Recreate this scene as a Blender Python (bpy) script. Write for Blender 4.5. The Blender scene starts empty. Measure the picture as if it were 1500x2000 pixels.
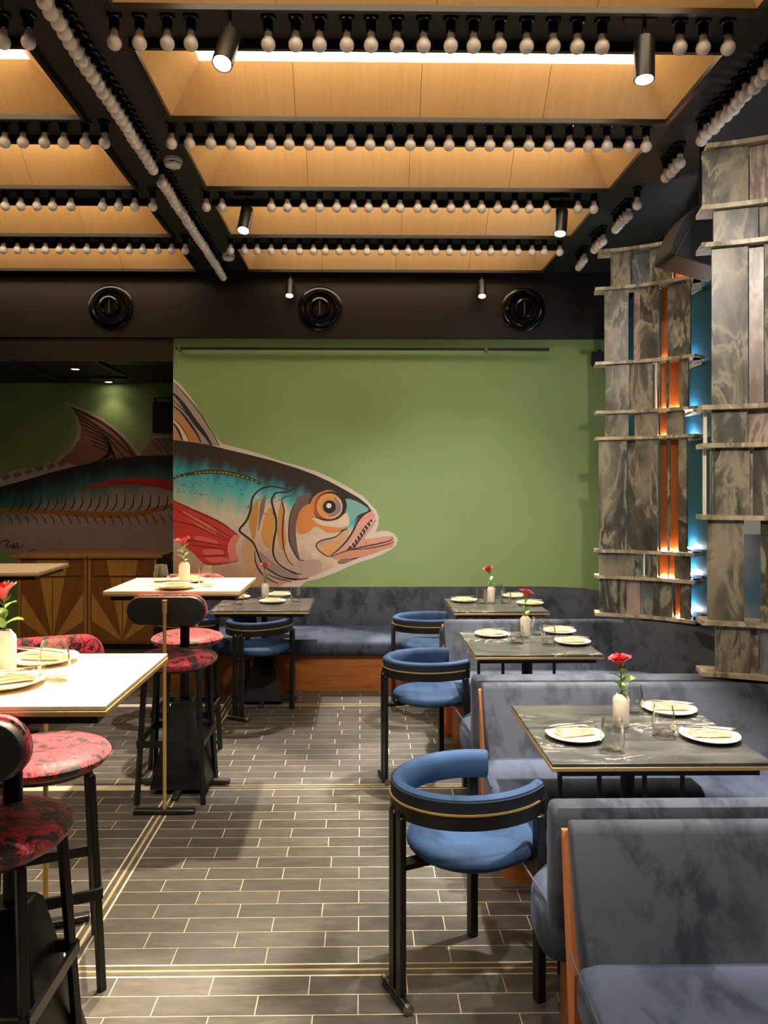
import bpy, bmesh, math, random
from mathutils import Vector, Matrix
random.seed(7)
R = math.radians
S = bpy.context.scene
C = S.collection

# ------------------------------------------------------------------ camera
YAW = math.atan(22/1500); HC = 1.65; FX, HY, F = 728.0, 955.0, 1500.0
cam = bpy.data.objects.new('camera', bpy.data.cameras.new('camera'))
C.objects.link(cam)
cam.location = (0, 0, HC); cam.rotation_euler = (R(90), 0, -YAW)
cam.data.sensor_fit = 'VERTICAL'; cam.data.sensor_height = 36; cam.data.lens = 27
cam.data.shift_x = (750-FX)/2000; cam.data.shift_y = -(1000-HY)/2000
cam.data.clip_start = .05
S.camera = cam
# ------------------------------------------------------------------ world, exposure
w = bpy.data.worlds.new('world'); S.world = w; w.use_nodes = True
w.node_tree.nodes['Background'].inputs[0].default_value = (.9, .8, .7, 1)
w.node_tree.nodes['Background'].inputs[1].default_value = .05
S.view_settings.view_transform = 'Standard'; S.view_settings.look = 'None'
S.view_settings.exposure = 1.0; S.view_settings.gamma = 1; S.view_settings.use_curve_mapping = False
COFFER_LIGHT = 3.5
LED_WARM, LED_COOL = 80.0, 120.0
WARM = (1.0, .80, .56); NEUT = (1.0, .91, .78)
# track heads: x, y, pivot z, target, watts, cone degrees, blend, colour
SPOTS = [
 ('a',-.55,3.22,3.54,(-.86,2.15,1.12),750,38,.25,WARM,'lit black cylinder spotlight hanging among the nearest row of bulbs, left end'),
 ('b',1.20,3.24,3.54,(1.08,2.95,.75),420,40,.35,NEUT,'black cylinder spotlight among the nearest row of bulbs, right end'),
 ('c',-.78,5.24,3.54,(-1.0,4.3,1.12),520,40,.25,WARM,'black cylinder spotlight below the third row of bulbs, left end'),
 ('d',1.37,5.24,3.54,(1.0,4.5,.75),520,40,.35,NEUT,'black cylinder spotlight below the third row of bulbs, right end'),
 ('e',-.653,7.05,3.545,(-.70,6.0,.75),340,42,.3,NEUT,'small black cylinder spotlight in front of the black bulkhead, left of the middle air nozzle'),
 ('f',1.105,7.05,3.545,(1.02,5.95,.75),430,42,.3,NEUT,'small black cylinder spotlight in front of the black bulkhead, left of the right air nozzle'),
 ('g',.35,2.32,3.54,(.85,7.0,.70),185,40,.9,NEUT,'black cylinder spotlight high over the aisle, aimed at the green wall'),
 ('h',-.35,2.32,3.54,(-.5,7.0,.75),100,36,.9,NEUT,'black cylinder spotlight high over the aisle, aimed at the fish head'),
 ('i',.25,2.36,3.54,(.25,3.2,0),100,62,.6,NEUT,'added black cylinder spotlight out of view over the aisle, aimed at the front blue chair'),  # this and the next two are unseen heads added to light chair, booth and floor
 ('j',1.2,1.42,3.54,(1.15,2.1,.5),150,60,.7,NEUT,'added black cylinder spotlight out of view over the front booth'),
 ('k',-.45,1.42,3.54,(-.5,2.6,0),70,60,.7,NEUT,'added black cylinder spotlight out of view over the left of the aisle'),
 ('l',.6,.46,3.54,(1.5,3.9,2.1),145,46,.8,NEUT,'added unseen black cylinder spotlight behind the viewer, aimed at the stone screens'),  # unseen head added to brighten the stone screens
 ('m',.05,2.32,3.54,(-.05,4.9,0),90,44,.6,NEUT,'added black cylinder spotlight out of view over the aisle, aimed at the middle of the floor'),  # added head, kept out of view, brightens the middle of the floor
]

# ------------------------------------------------------------------ pixel helpers
ca, sa = math.cos(YAW), math.sin(YAW)
def ray(x, y):
    u = (x-FX)/F; v = (HY-y)/F
    return (u*ca+sa, -u*sa+ca, v)
def atY(x, y, Y):
    d = ray(x, y); t = Y/d[1]; return (d[0]*t, Y, HC+d[2]*t)
def atZ(x, y, z):
    d = ray(x, y); t = (z-HC)/d[2]; return (d[0]*t, d[1]*t, z)
def px(X, Y, Z):
    f = X*sa+Y*ca; r = X*ca-Y*sa
    return (FX+F*r/f, HY-F*(Z-HC)/f)

# ------------------------------------------------------------------ materials
def lin(c): return c/12.92 if c <= .04045 else ((c+.055)/1.055)**2.4
def rgb(*c): return (lin(c[0]/255), lin(c[1]/255), lin(c[2]/255), 1)
M = {}
def mat(name, col, rough=.5, metal=0, sheen=0, coat=0, spec=.5):
    m = bpy.data.materials.new(name); m.use_nodes = True
    b = m.node_tree.nodes['Principled BSDF']
    b.inputs['Base Color'].default_value = col
    b.inputs['Roughness'].default_value = rough; b.inputs['Metallic'].default_value = metal
    b.inputs['Sheen Weight'].default_value = sheen; b.inputs['Coat Weight'].default_value = coat
    b.inputs['Specular IOR Level'].default_value = spec
    M[name] = m; return m
def nt(m): return m.node_tree.nodes, m.node_tree.links, m.node_tree.nodes['Principled BSDF']
def texco(m, scale=(1,1,1), rot=(0,0,0), rnd=False, coord='Object'):
    n, l, b = nt(m)
    tc = n.new('ShaderNodeTexCoord'); mp = n.new('ShaderNodeMapping')
    mp.inputs['Scale'].default_value = scale; mp.inputs['Rotation'].default_value = rot
    l.new(tc.outputs[coord], mp.inputs['Vector'])
    if rnd:
        oi = n.new('ShaderNodeObjectInfo'); mu = n.new('ShaderNodeMath'); mu.operation = 'MULTIPLY'
        mu.inputs[1].default_value = 37.0; l.new(oi.outputs['Random'], mu.inputs[0])
        l.new(mu.outputs[0], mp.inputs['Location'])
    return mp.outputs[0]
def noise(m, vec, scale, detail=4, rough=.55, dist=0):
    n, l, b = nt(m); t = n.new('ShaderNodeTexNoise')
    t.inputs['Scale'].default_value = scale; t.inputs['Detail'].default_value = detail
    t.inputs['Roughness'].default_value = rough; t.inputs['Distortion'].default_value = dist
    l.new(vec, t.inputs['Vector']); return t.outputs['Fac']
def ramp(m, fac, stops, interp='LINEAR'):
    n, l, b = nt(m); r = n.new('ShaderNodeValToRGB'); r.color_ramp.interpolation = interp
    e = r.color_ramp.elements
    while len(e) < len(stops): e.new(.5)
    for i, (p, c) in enumerate(stops): e[i].position = p; e[i].color = c
    l.new(fac, r.inputs[0]); return r.outputs[0]
def bump(m, fac, s=.2, d=.01):
    n, l, b = nt(m); t = n.new('ShaderNodeBump'); t.inputs['Strength'].default_value = s
    t.inputs['Distance'].default_value = d; l.new(fac, t.inputs['Height']); l.new(t.outputs[0], b.inputs['Normal'])
def setc(m, out, sock='Base Color'):
    n, l, b = nt(m); l.new(out, b.inputs[sock])
def mixc(m, fac, a, bcol, mode='MIX'):
    n, l, b = nt(m); x = n.new('ShaderNodeMix'); x.data_type = 'RGBA'; x.blend_type = mode
    if isinstance(fac, float): x.inputs[0].default_value = fac
    else: l.new(fac, x.inputs[0])
    for i, v in ((6, a), (7, bcol)):
        if isinstance(v, tuple): x.inputs[i].default_value = v
        else: l.new(v, x.inputs[i])
    return x.outputs[2]
def emit(name, col, s):
    m = bpy.data.materials.new(name); m.use_nodes = True
    b = m.node_tree.nodes['Principled BSDF']
    b.inputs['Base Color'].default_value = (.8,.8,.8,1)
    b.inputs['Emission Color'].default_value = (*col, 1); b.inputs['Emission Strength'].default_value = s
    M[name] = m; return m

mat('black_metal', rgb(24,23,23), .5)
mat('black_satin', rgb(22,21,21), .35)
mat('black_gloss', rgb(14,13,13), .12)
mat('brass', rgb(214,180,110), .34, .6)
mat('brass_dull', rgb(200,168,112), .4, .55)
mat('steel', rgb(215,212,205), .22, 1)
mat('ceramic', rgb(236,226,208), .35)
mat('plate_white', rgb(238,228,206), .3)
mat('bulb_white', rgb(236,230,224), .22, coat=.3)
mat('plastic_white', rgb(225,222,210), .45)
mat('stem_green', rgb(96,128,58), .5)
mat('silver_trim', rgb(150,140,125), .3, .9)
m = mat('leaf_green', rgb(98,150,60), .4); v = texco(m, rnd=True); setc(m, ramp(m, noise(m, v, 40), [(.3, rgb(70,120,40)), (.7, rgb(140,180,90))]))
m = mat('rose_red', rgb(196,16,44), .5, sheen=.3); v = texco(m); setc(m, ramp(m, noise(m, v, 60), [(.3, rgb(150,6,24)), (.75, rgb(214,22,48))]))
m = mat('napkin', rgb(240,220,180), .85); v = texco(m); bump(m, noise(m, v, 300), .2, .001)
m = mat('cream_top', rgb(228,206,176), .35); v = texco(m, (1,3,1)); setc(m, ramp(m, noise(m, v, 6, 6), [(.3, rgb(222,198,166)), (.7, rgb(234,214,186))]))
m = mat('ceiling_black', rgb(34,33,31), .62); v = texco(m); setc(m, ramp(m, noise(m, v, 3, 5), [(.3, rgb(30,29,28)), (.7, rgb(40,38,36))]))
m = mat('bulkhead', rgb(30,22,18), .42); v = texco(m, (1,1,4)); setc(m, ramp(m, noise(m, v, 2, 5), [(.3, rgb(18,14,12)), (.7, rgb(27,18,14))]))
m = mat('dark_wall', rgb(30,29,27), .7); v = texco(m); setc(m, ramp(m, noise(m, v, 2), [(.3, rgb(26,25,24)), (.7, rgb(36,34,31))]))
m = mat('plywood', rgb(222,180,120), .5); v = texco(m, (1,1,1), rnd=True)
v2 = texco(m, (22,1.2,1.2), rnd=True)
setc(m, mixc(m, .35, ramp(m, noise(m, v, 1.6, 3), [(.3, rgb(220,178,118)), (.7, rgb(232,194,136))]), ramp(m, noise(m, v2, 2.2, 6), [(.3, rgb(206,160,100)), (.7, rgb(230,190,132))])))
emit('coffer_glow', (1.0, .78, .52), COFFER_LIGHT)
emit('led_warm', (1.0, .62, .36), LED_WARM)
emit('led_cool', (.92, .94, 1.0), LED_COOL)
emit('lens_glow', (1.0, .93, .86), 14)
emit('downlight_glow', (1.0, .8, .55), 18)
m = mat('green_paint', rgb(140,168,110), .6); v = texco(m); bump(m, noise(m, v, 90, 3), .06, .002); setc(m, ramp(m, noise(m, v, 1.5), [(.3, rgb(136,164,104)), (.7, rgb(144,172,114))]))
m = mat('teal_paint', rgb(28,98,134), .5); v = texco(m); bump(m, noise(m, v, 80, 3), .05, .002); setc(m, ramp(m, noise(m, v, 2), [(.3, rgb(26,94,128)), (.7, rgb(32,104,140))]))
mat('copper', rgb(214,128,72), .38, .85)
m = mat('tile', rgb(72,69,63), .36)
v = texco(m, (3,9,3), rnd=True); oi = m.node_tree.nodes.new('ShaderNodeObjectInfo')
c1 = ramp(m, noise(m, v, 3, 8, .65), [(.25, rgb(56,54,51)), (.55, rgb(76,74,70)), (.8, rgb(98,95,90))])
c2 = ramp(m, oi.outputs['Random'], [(0, (.72,.72,.72,1)), (1, (1.12,1.1,1.06,1))])
setc(m, mixc(m, 1.0, c1, c2, 'MULTIPLY')); v3 = texco(m, (12,30,12)); bump(m, noise(m, v3, 2, 5), .12, .003)
m = mat('grout', rgb(190,178,155), .8); v = texco(m); setc(m, ramp(m, noise(m, v, 6), [(.3, rgb(170,158,136)), (.7, rgb(205,193,168))]))
def velvet(name, a, b_, c):
    m = mat(name, a, .75, sheen=.55, spec=.2)
    m.node_tree.nodes['Principled BSDF'].inputs['Sheen Roughness'].default_value = .35
    m.node_tree.nodes['Principled BSDF'].inputs['Sheen Tint'].default_value = c
    v = texco(m, (1,1,1), rnd=True); v2 = texco(m, (3.2,1.5,2.2), (.3,.5,.4), rnd=True)
    f1 = noise(m, v, 2.2, 3, .5, .2); f2 = noise(m, v2, 2.6, 6, .62, .25)
    col = mixc(m, ramp(m, f2, [(.40,(0,0,0,1)), (.52,(1,1,1,1))]), b_, a)
    setc(m, mixc(m, ramp(m, f1, [(.35,(0,0,0,1)), (.8,(.55,.55,.55,1))]), col, c))
    bump(m, noise(m, v, 60, 3), .12, .004)
velvet('velvet_blue', rgb(40,64,97), rgb(21,36,62), rgb(68,98,140))
velvet('velvet_navy', rgb(30,34,44), rgb(24,27,34), rgb(38,44,58))
velvet('velvet_slate', rgb(63,68,80), rgb(34,38,50), rgb(84,89,101))
velvet('velvet_seat', rgb(58,66,85), rgb(36,43,60), rgb(86,95,116))
m = mat('bench_wood', rgb(150,88,36), .4); v = texco(m, (1.5,1.5,14)); setc(m, ramp(m, noise(m, v, 2.4, 6), [(.3, rgb(132,74,28)), (.7, rgb(164,98,42))]))
m = mat('frame_wood', rgb(186,112,62), .4); v = texco(m, (8,8,1)); setc(m, ramp(m, noise(m, v, 3, 5), [(.3, rgb(172,98,52)), (.7, rgb(198,124,72))]))
for nm, a, b_ in (('ray_light', rgb(176,126,62), rgb(198,146,78)), ('ray_dark', rgb(122,78,36), rgb(142,92,44)), ('cabinet_wood', rgb(158,112,58), rgb(180,130,70))):
    m = mat(nm, a, .38); v = texco(m, (10,10,1.2), rnd=True); setc(m, ramp(m, noise(m, v, 3, 5), [(.3, a), (.7, b_)]))
m = mat('marble_black', rgb(40,42,40), .26); v = texco(m, (1.2,2.6,1), (0,0,.35), rnd=True)
vein = ramp(m, noise(m, v, 2.2, 7, .62, 2.2), [(.47,(0,0,0,1)), (.495,(.8,.8,.8,1)), (.51,(0,0,0,1))])
base = ramp(m, noise(m, v, 3.5, 5, .6, 1), [(.3, rgb(48,50,49)), (.7, rgb(88,88,86))])
patch = ramp(m, noise(m, v, 1.4, 2), [(.54,(0,0,0,1)), (.62,(1,1,1,1))])
setc(m, mixc(m, mixc(m, 1.0, vein, patch, 'MULTIPLY'), base, rgb(205,200,190)))
def stone(name, dark, mid, light):
    m = mat(name, mid, .32); v = texco(m, (2.6,1.0,.9), (0,.75,.35), rnd=True)
    f = noise(m, v, 2.6, 9, .58, .7); g = noise(m, v, 1.5, 7, .6, .5)
    a = ramp(m, f, [(.32, dark), (.46, mid), (.52, light), (.545, mid), (.58, dark), (.64, mid), (.68, light), (.8, mid)])
    setc(m, mixc(m, ramp(m, g, [(.50,(0,0,0,1)), (.62,(.7,.7,.7,1))]), a, light))
stone('stone_olive', rgb(58,58,52), rgb(92,90,81), rgb(158,151,130))
stone('stone_pink', rgb(108,92,86), rgb(146,126,118), rgb(186,166,154))
stone('stone_blue', rgb(66,72,80), rgb(98,104,110), rgb(140,146,148))
stone('stone_edge', rgb(120,110,92), rgb(168,156,130), rgb(206,194,166))
m = mat('floral', rgb(180,30,50), .55, sheen=.4); v = texco(m, (1,1,1))
n_, l_, b_ = nt(m)
vo = n_.new('ShaderNodeTexVoronoi'); vo.inputs['Scale'].default_value = 26; vo.feature = 'DISTANCE_TO_EDGE'; l_.new(v, vo.inputs['Vector'])
big = ramp(m, noise(m, v, 13, 4, .7, 1.5), [(.455,(0,0,0,1)), (.485,(1,1,1,1))])
pet = ramp(m, vo.outputs['Distance'], [(.02, rgb(150,18,40)), (.10, rgb(214,58,78)), (.3, rgb(196,36,58))])
setc(m, mixc(m, big, rgb(30,20,22), pet)); bump(m, vo.outputs['Distance'], .3, .01)
m = bpy.data.materials.new('glass'); m.use_nodes = True; M['glass'] = m
n_, l_ = m.node_tree.nodes, m.node_tree.links; n_.clear()
o_ = n_.new('ShaderNodeOutputMaterial'); mx = n_.new('ShaderNodeMixShader'); tr = n_.new('ShaderNodeBsdfTransparent'); gl = n_.new('ShaderNodeBsdfGlossy')
lw0 = n_.new('ShaderNodeLayerWeight'); lw0.inputs['Blend'].default_value = .5; lw = n_.new('ShaderNodeValToRGB'); lw.color_ramp.elements[0].color = (.07,.07,.07,1); lw.color_ramp.elements[1].color = (.9,.9,.9,1); lw.color_ramp.elements[0].position = .35; l_.new(lw0.outputs['Facing'], lw.inputs[0])
tr.inputs[0].default_value = (.96,.965,.96,1); gl.inputs['Roughness'].default_value = .03
l_.new(lw.outputs[0], mx.inputs[0]); l_.new(tr.outputs[0], mx.inputs[1]); l_.new(gl.outputs[0], mx.inputs[2]); l_.new(mx.outputs[0], o_.inputs[0])
def paint(r, g, b):
    k = 'paint_%d_%d_%d' % (r, g, b)
    if k not in M: mat(k, rgb(r, g, b), .65)
    return M[k]
m = mat('fish_skin', rgb(200,200,200), .65); vc = m.node_tree.nodes.new('ShaderNodeVertexColor'); vc.layer_name = 'Col'
v = texco(m, (1,1,1)); sp = ramp(m, noise(m, v, 26, 6, .7, 1.0), [(.3,(.86,.86,.86,1)), (.62,(1.05,1.05,1.05,1))])
setc(m, mixc(m, 1.0, vc.outputs[0], sp, 'MULTIPLY'))

# ------------------------------------------------------------------ geometry helpers
class G:
    def __init__(s): s.V = []; s.F = []
    def add(s, V, F):
        o = len(s.V); s.V += [tuple(v) for v in V]; s.F += [tuple(i+o for i in f) for f in F]; return s
    def box(s, a, b):
        (x0,y0,z0),(x1,y1,z1) = a, b
        return s.add([(x0,y0,z0),(x1,y0,z0),(x1,y1,z0),(x0,y1,z0),(x0,y0,z1),(x1,y0,z1),(x1,y1,z1),(x0,y1,z1)],
            [(3,2,1,0),(4,5,6,7),(0,1,5,4),(1,2,6,5),(2,3,7,6),(3,0,4,7)])
    def cbox(s, c, d): return s.box([c[i]-d[i]/2 for i in range(3)], [c[i]+d[i]/2 for i in range(3)])
    def rings(s, rs, cap=True, closed=True):
        n = len(rs[0]); V = [p for r in rs for p in r]; Fc = []
        for i in range(len(rs)-1):
            for j in range(n if closed else n-1):
                k = (j+1) % n; Fc.append((i*n+j, i*n+k, (i+1)*n+k, (i+1)*n+j))
        if cap: Fc.append(tuple(range(n-1,-1,-1))); Fc.append(tuple((len(rs)-1)*n+j for j in range(n)))
        return s.add(V, Fc)
    def lathe(s, prof, c=(0,0,0), seg=20, sx=1, sy=1, cap=True):
        return s.rings([[(c[0]+r*sx*math.cos(2*math.pi*j/seg), c[1]+r*sy*math.sin(2*math.pi*j/seg), c[2]+z) for j in range(seg)] for r, z in prof], cap)
    def tube(s, pts, rad, seg=8):
        pts = [Vector(p) for p in pts]; rs = []
        for i, p in enumerate(pts):
            d = (pts[min(i+1, len(pts)-1)]-pts[max(i-1,0)]).normalized()
            u = d.cross(Vector((0,0,1))); u = Vector((1,0,0)) if u.length < 1e-4 else u.normalized()
            v = d.cross(u); r = rad[i] if isinstance(rad, (list,tuple)) else rad
            rs.append([p+(u*math.cos(2*math.pi*j/seg)+v*math.sin(2*math.pi*j/seg))*r for j in range(seg)])
        return s.rings([[tuple(q) for q in r] for r in rs][::-1])
    def bar(s, p, q, wd, ht):
        p, q = Vector(p), Vector(q); d = (q-p).normalized()
        u = d.cross(Vector((0,0,1))); u = Vector((1,0,0)) if u.length < 1e-4 else u.normalized()
        v = u.cross(d); rs = []
        for c in (p, q): rs.append([tuple(c+u*a*wd/2+v*b*ht/2) for a, b in ((-1,-1),(1,-1),(1,1),(-1,1))])
        return s.rings(rs[::-1])
    def prism(s, poly, z0, z1):
        return s.rings([[(x,y,z0) for x,y in poly],[(x,y,z1) for x,y in poly]])
    def sweep(s, prof, path, endround=0, closed_ends=True):
        n = len(path); cn = (sum(p[0] for p in prof)/len(prof), sum(p[1] for p in prof)/len(prof)); T = []
        for i in range(n):
            a = path[max(i-1,0)]; b = path[min(i+1,n-1)]
            d = Vector((b[0]-a[0], b[1]-a[1])).normalized(); T.append(d)
        rs = []
        def ring(i, ext, sc):
            d = T[i]; nx, ny = -d.y, d.x; bx, by = path[i][0]+d.x*ext, path[i][1]+d.y*ext
            return [(bx+nx*(cn[0]+(p[0]-cn[0])*sc), by+ny*(cn[0]+(p[0]-cn[0])*sc), cn[1]+(p[1]-cn[1])*(1-(1-sc)*.6)) for p in prof]
        if endround:
            for t in (75, 50, 25): rs.append(ring(0, -endround*math.sin(R(t)), 1-.45*(1-math.cos(R(t)))))
        for i in range(n): rs.append(ring(i, 0, 1))
        if endround:
            for t in (25, 50, 75): rs.append(ring(n-1, endround*math.sin(R(t)), 1-.45*(1-math.cos(R(t)))))
        return s.rings(rs)
    def cushion(s, out, z0, z1, r=.04, dome=0):
        n = len(out); N = []
        for i in range(n):
            a, b, c = Vector(out[i-1]), Vector(out[i]), Vector(out[(i+1) % n])
            e1, e2 = (b-a).normalized(), (c-b).normalized(); n1 = Vector((-e1.y, e1.x)); n2 = Vector((-e2.y, e2.x))
            m_ = (n1+n2); m_ = m_/max(.6, m_.length_squared/2) if m_.length > .01 else n1
            N.append(m_)
        rs = []
        for z, ins in [(z0, r*.8), (z0+r*.35, r*.25), (z0+r, 0), (z1-r, 0)] + [(z1-r+r*math.sin(R(t)), r*(1-math.cos(R(t)))) for t in (30,60,90)] + [(z1, r*1.25)] + ([(z1+dome, r*3)] if dome else []):
            rs.append([(out[i][0]+N[i].x*ins, out[i][1]+N[i].y*ins, z) for i in range(n)])
        return s.rings(rs)
def rpoly(pts, seg=6):
    """closed polygon with rounded corners: (x, y, radius)"""
    out = []; n = len(pts)
    for i in range(n):
        p = Vector(pts[i][:2]); r = pts[i][2]; a = Vector(pts[i-1][:2]); b = Vector(pts[(i+1) % n][:2])
        if r <= 0: out.append((p.x, p.y)); continue
        u = (a-p).normalized(); v = (b-p).normalized()
        for k in range(seg+1):
            t = k/seg; q0 = p+u*r*(1-t)**1; q = (p+u*r)*(1-t)**2+p*2*t*(1-t)+(p+v*r)*t*t
            out.append((q.x, q.y))
    return out
def tag(o, label=None, cat=None, group=None, kind=None):
    if label: o['label'] = label
    if cat: o['category'] = cat
    if group: o['group'] = group
    if kind: o['kind'] = kind
    return o
def obj(name, g, m, parent=None, smooth=True, bev=0, loc=None):
    me = bpy.data.meshes.new(name); me.from_pydata(g.V, [], g.F); me.update()
    if smooth:
        me.shade_smooth(); me.set_sharp_from_angle(angle=R(38))
    o = bpy.data.objects.new(name, me); C.objects.link(o)
    me.materials.append(M[m] if isinstance(m, str) else m)
    if parent: o.parent = parent
    if loc: o.location = loc
    if bev:
        b = o.modifiers.new('bevel', 'BEVEL'); b.width = bev; b.segments = 2; b.limit_method = 'ANGLE'
    return o
def thing(name, label, cat, loc=(0,0,0), rz=0, group=None):
    o = bpy.data.objects.new(name, None); C.objects.link(o); o.empty_display_size = .1
    o.location = loc; o.rotation_euler = (0,0,rz); return tag(o, label, cat, group)
def struct(name, g, m, **k): return tag(obj(name, g, m, **k), kind='structure')
def dup(root, loc, rz=0, label=None, group=None):
    r = root.copy(); C.objects.link(r); r.location = loc; r.rotation_euler = (0,0,rz)
    if label: r['label'] = label
    if group: r['group'] = group
    for ch in list(root.children):
        c = ch.copy(); C.objects.link(c); c.parent = r
        for g in list(ch.children):
            d = g.copy(); C.objects.link(d); d.parent = c
    return r
ORD = 'first second third fourth fifth sixth seventh eighth ninth tenth eleventh twelfth thirteenth fourteenth fifteenth sixteenth seventeenth eighteenth nineteenth'.split()
TENS = {2:'twent', 3:'thirt', 4:'fort', 5:'fift', 6:'sixt'}
def ordinal(n):
    if n < 20: return ORD[n-1]
    t, u = divmod(n, 10)
    return TENS[t]+'ieth' if u == 0 else TENS[t]+'y-'+ORD[u-1]

# ================================================================== ROOM
YB = 7.18; ZC = 3.67; XR = 2.42; XL = -5.4; YF = 8.6; Y0 = -2.6
XP = atY(338, 800, YB)[0]            # left end of the green wall
floor = struct('floor', G().box((XL, Y0, -.12), (XR, YF, -.001)), 'grout', smooth=False)
tile_t = .0975; SX = -1.02; tl = .325
full = G().box((-tl/2+.0018, -tile_t/2+.0027, -.006), (tl/2-.0018, tile_t/2-.0027, 0))
tiles = []
k0 = -4
rows = []
for k in range(-4, 4):
    ys = 2.64+1.62*k+.034
    for i in range(16): rows.append(ys+tile_t*(i+.5)*(1.552/1.56))
for ri, yc in enumerate(rows):
    if yc < Y0+.1 or yc > YF-.1: continue
    off = (ri % 2)*.5*tl + (ri % 3)*.02
    for side in (1, -1):
        x = SX+side*.034 ; lim = (XR if side > 0 else XL); first = True
        pos = off if off > .05 else 0
        cuts = [0]
        c = pos if pos > 0 else tl
        L = abs(lim-x)
        while c < L: cuts.append(c); c += tl
        cuts.append(L)
        for a, b in zip(cuts, cuts[1:]):
            if b-a < .02: continue
            xc = x+side*(a+b)/2; tiles.append((xc, yc, b-a))
def tile_score(t):
    if t[1] < 1.95: return 0
    p, q = px(t[0], t[1]-.05, 0), px(t[0], t[1]+.05, 0)
    if not (-60 < p[0] < 1090 and 1350 < q[1] < 2010): return 0
    if p[0] > 760 and q[1] > 1960: return .1
    return (p[1]-q[1])
tiles.sort(key=lambda t: -tile_score(t))
tm = bpy.data.meshes.new('tile'); tm.from_pydata(full.V, [], full.F); tm.materials.append(M['tile'])
rest = G(); cnt = 0
for (xc, yc, L) in tiles:
    if cnt < 300 and tile_score((xc,yc,L)) > 0:
        if abs(L-tl) < 1e-3: o = bpy.data.objects.new('tile', tm)
        else:
            h = L/2-.0018; g = G().box((-h,-tile_t/2+.0027,-.006), (h,tile_t/2-.0027,0))
            me = bpy.data.meshes.new('tile'); me.from_pydata(g.V, [], g.F); me.materials.append(M['tile']); o = bpy.data.objects.new('tile', me)
        C.objects.link(o); o.location = (xc, yc, 0); o.parent = floor; cnt += 1
    else:
        h = L/2-.0018; rest.box((xc-h, yc-tile_t/2+.0027, -.006), (xc+h, yc+tile_t/2-.0027, 0))
tag(obj('tile_field', rest, 'tile', floor, smooth=False), kind='stuff')
def strip(a, b, horiz):
    for off, wd, mt, nm, z in ((-.0165,.021,'tile','border_strip',0), (.0165,.021,'tile','border_strip',0), (0,.006,'brass','brass_inlay',.0005)):
        g = G()
        if horiz: g.box((a[0], a[1]+off-wd/2, -.006), (b[0], b[1]+off+wd/2, z))
        else: g.box((a[0]+off-wd/2, a[1], -.006), (b[0]+off+wd/2, b[1], z))
        obj(nm, g, mt, floor, smooth=False)
strip((SX, Y0), (SX, YF), False)
for k in range(-3, 4):
    y = 2.64+1.62*k
    strip((SX+.034, y), (XR, y), True)

# walls
wb = struct('wall_back', G().box((XP, YB, 0), (XR+.1, YB+.14, 3.052)), 'green_paint', smooth=False)
bulk = struct('trim_bulkhead', G().box((XL, YB-.05, 3.052), (XR+.1, YB+.14, ZC)).box((XL, YB-.03, 2.83), (XP-.001, YB+.14, 3.052)), 'bulkhead', smooth=False)
wf = struct('wall_far', G().box((XL, YF, 0), (XP+1.2, YF+.12, 2.83)), 'green_paint', smooth=False)
struct('ceiling_passage', G().box((XL, YB+.14, 2.83), (XP+1.2, YF+.12, 2.95)), 'dark_wall', smooth=False)
struct('wall_passage', G().box((XP+1.1, YB+.14, 0), (XP+1.2, YF, 2.83)), 'dark_wall', smooth=False)
struct('wall_left', G().box((XL-.12, Y0, 0), (XL, YF+.12, ZC+.4)), 'dark_wall', smooth=False)
wr = struct('wall_right', G().box((XR, Y0, 0), (XR+.12, YB+.14, 3.36)), 'teal_paint', smooth=False)
struct('trim_right_top', G().box((XR, Y0, 3.36), (XR+.12, YB+.14, ZC+.4)), 'bulkhead', smooth=False)
struct('wall_front', G().box((XL-.12, Y0-.12, 0), (XR+.12, Y0, ZC+.4)), 'dark_wall', smooth=False)

# ceiling with coffers
PIT = .957; NEAR0 = 3.474; LEN = .655
XA, XBm = -1.02, 1.645; XLa, XLb = -4.16, -1.5
cg = G(); ks = list(range(-6, 4))
ys = []
for k in ks: ys.append((NEAR0+PIT*k, NEAR0+PIT*k+LEN))
ZT = ZC+.34
for xa, xb in ((XL, XLa), (XLb, XA), (XBm, XR)): cg.box((xa, Y0, ZC), (xb, YB, ZT))
for xa, xb in ((XLa, XLb), (XA, XBm)):
    prev = Y0
    for a, b in ys: cg.box((xa, prev, ZC), (xb, a, ZT)); prev = b
    cg.box((xa, prev, ZC), (xb, YB, ZT))
ceil = struct('ceiling', cg, 'ceiling_black', smooth=False)
ceil_top = obj('ceiling_slab', G().box((XL, Y0, ZT), (XR, YB+.1, ZT+.1)), 'ceiling_black', ceil, smooth=False)
def quadpanel(c4, th=.008):
    """thin board from four corners, thickness away from the coffer's inside"""
    a, b, c, d = [Vector(p) for p in c4]; n = (b-a).cross(d-a).normalized()*th
    g = G(); g.add([a, b, c, d, a+n, b+n, c+n, d+n], [(0,1,2,3),(7,6,5,4),(1,0,4,5),(2,1,5,6),(3,2,6,7),(0,3,7,4)]); return g
IN, RI = .19, .17
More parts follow.
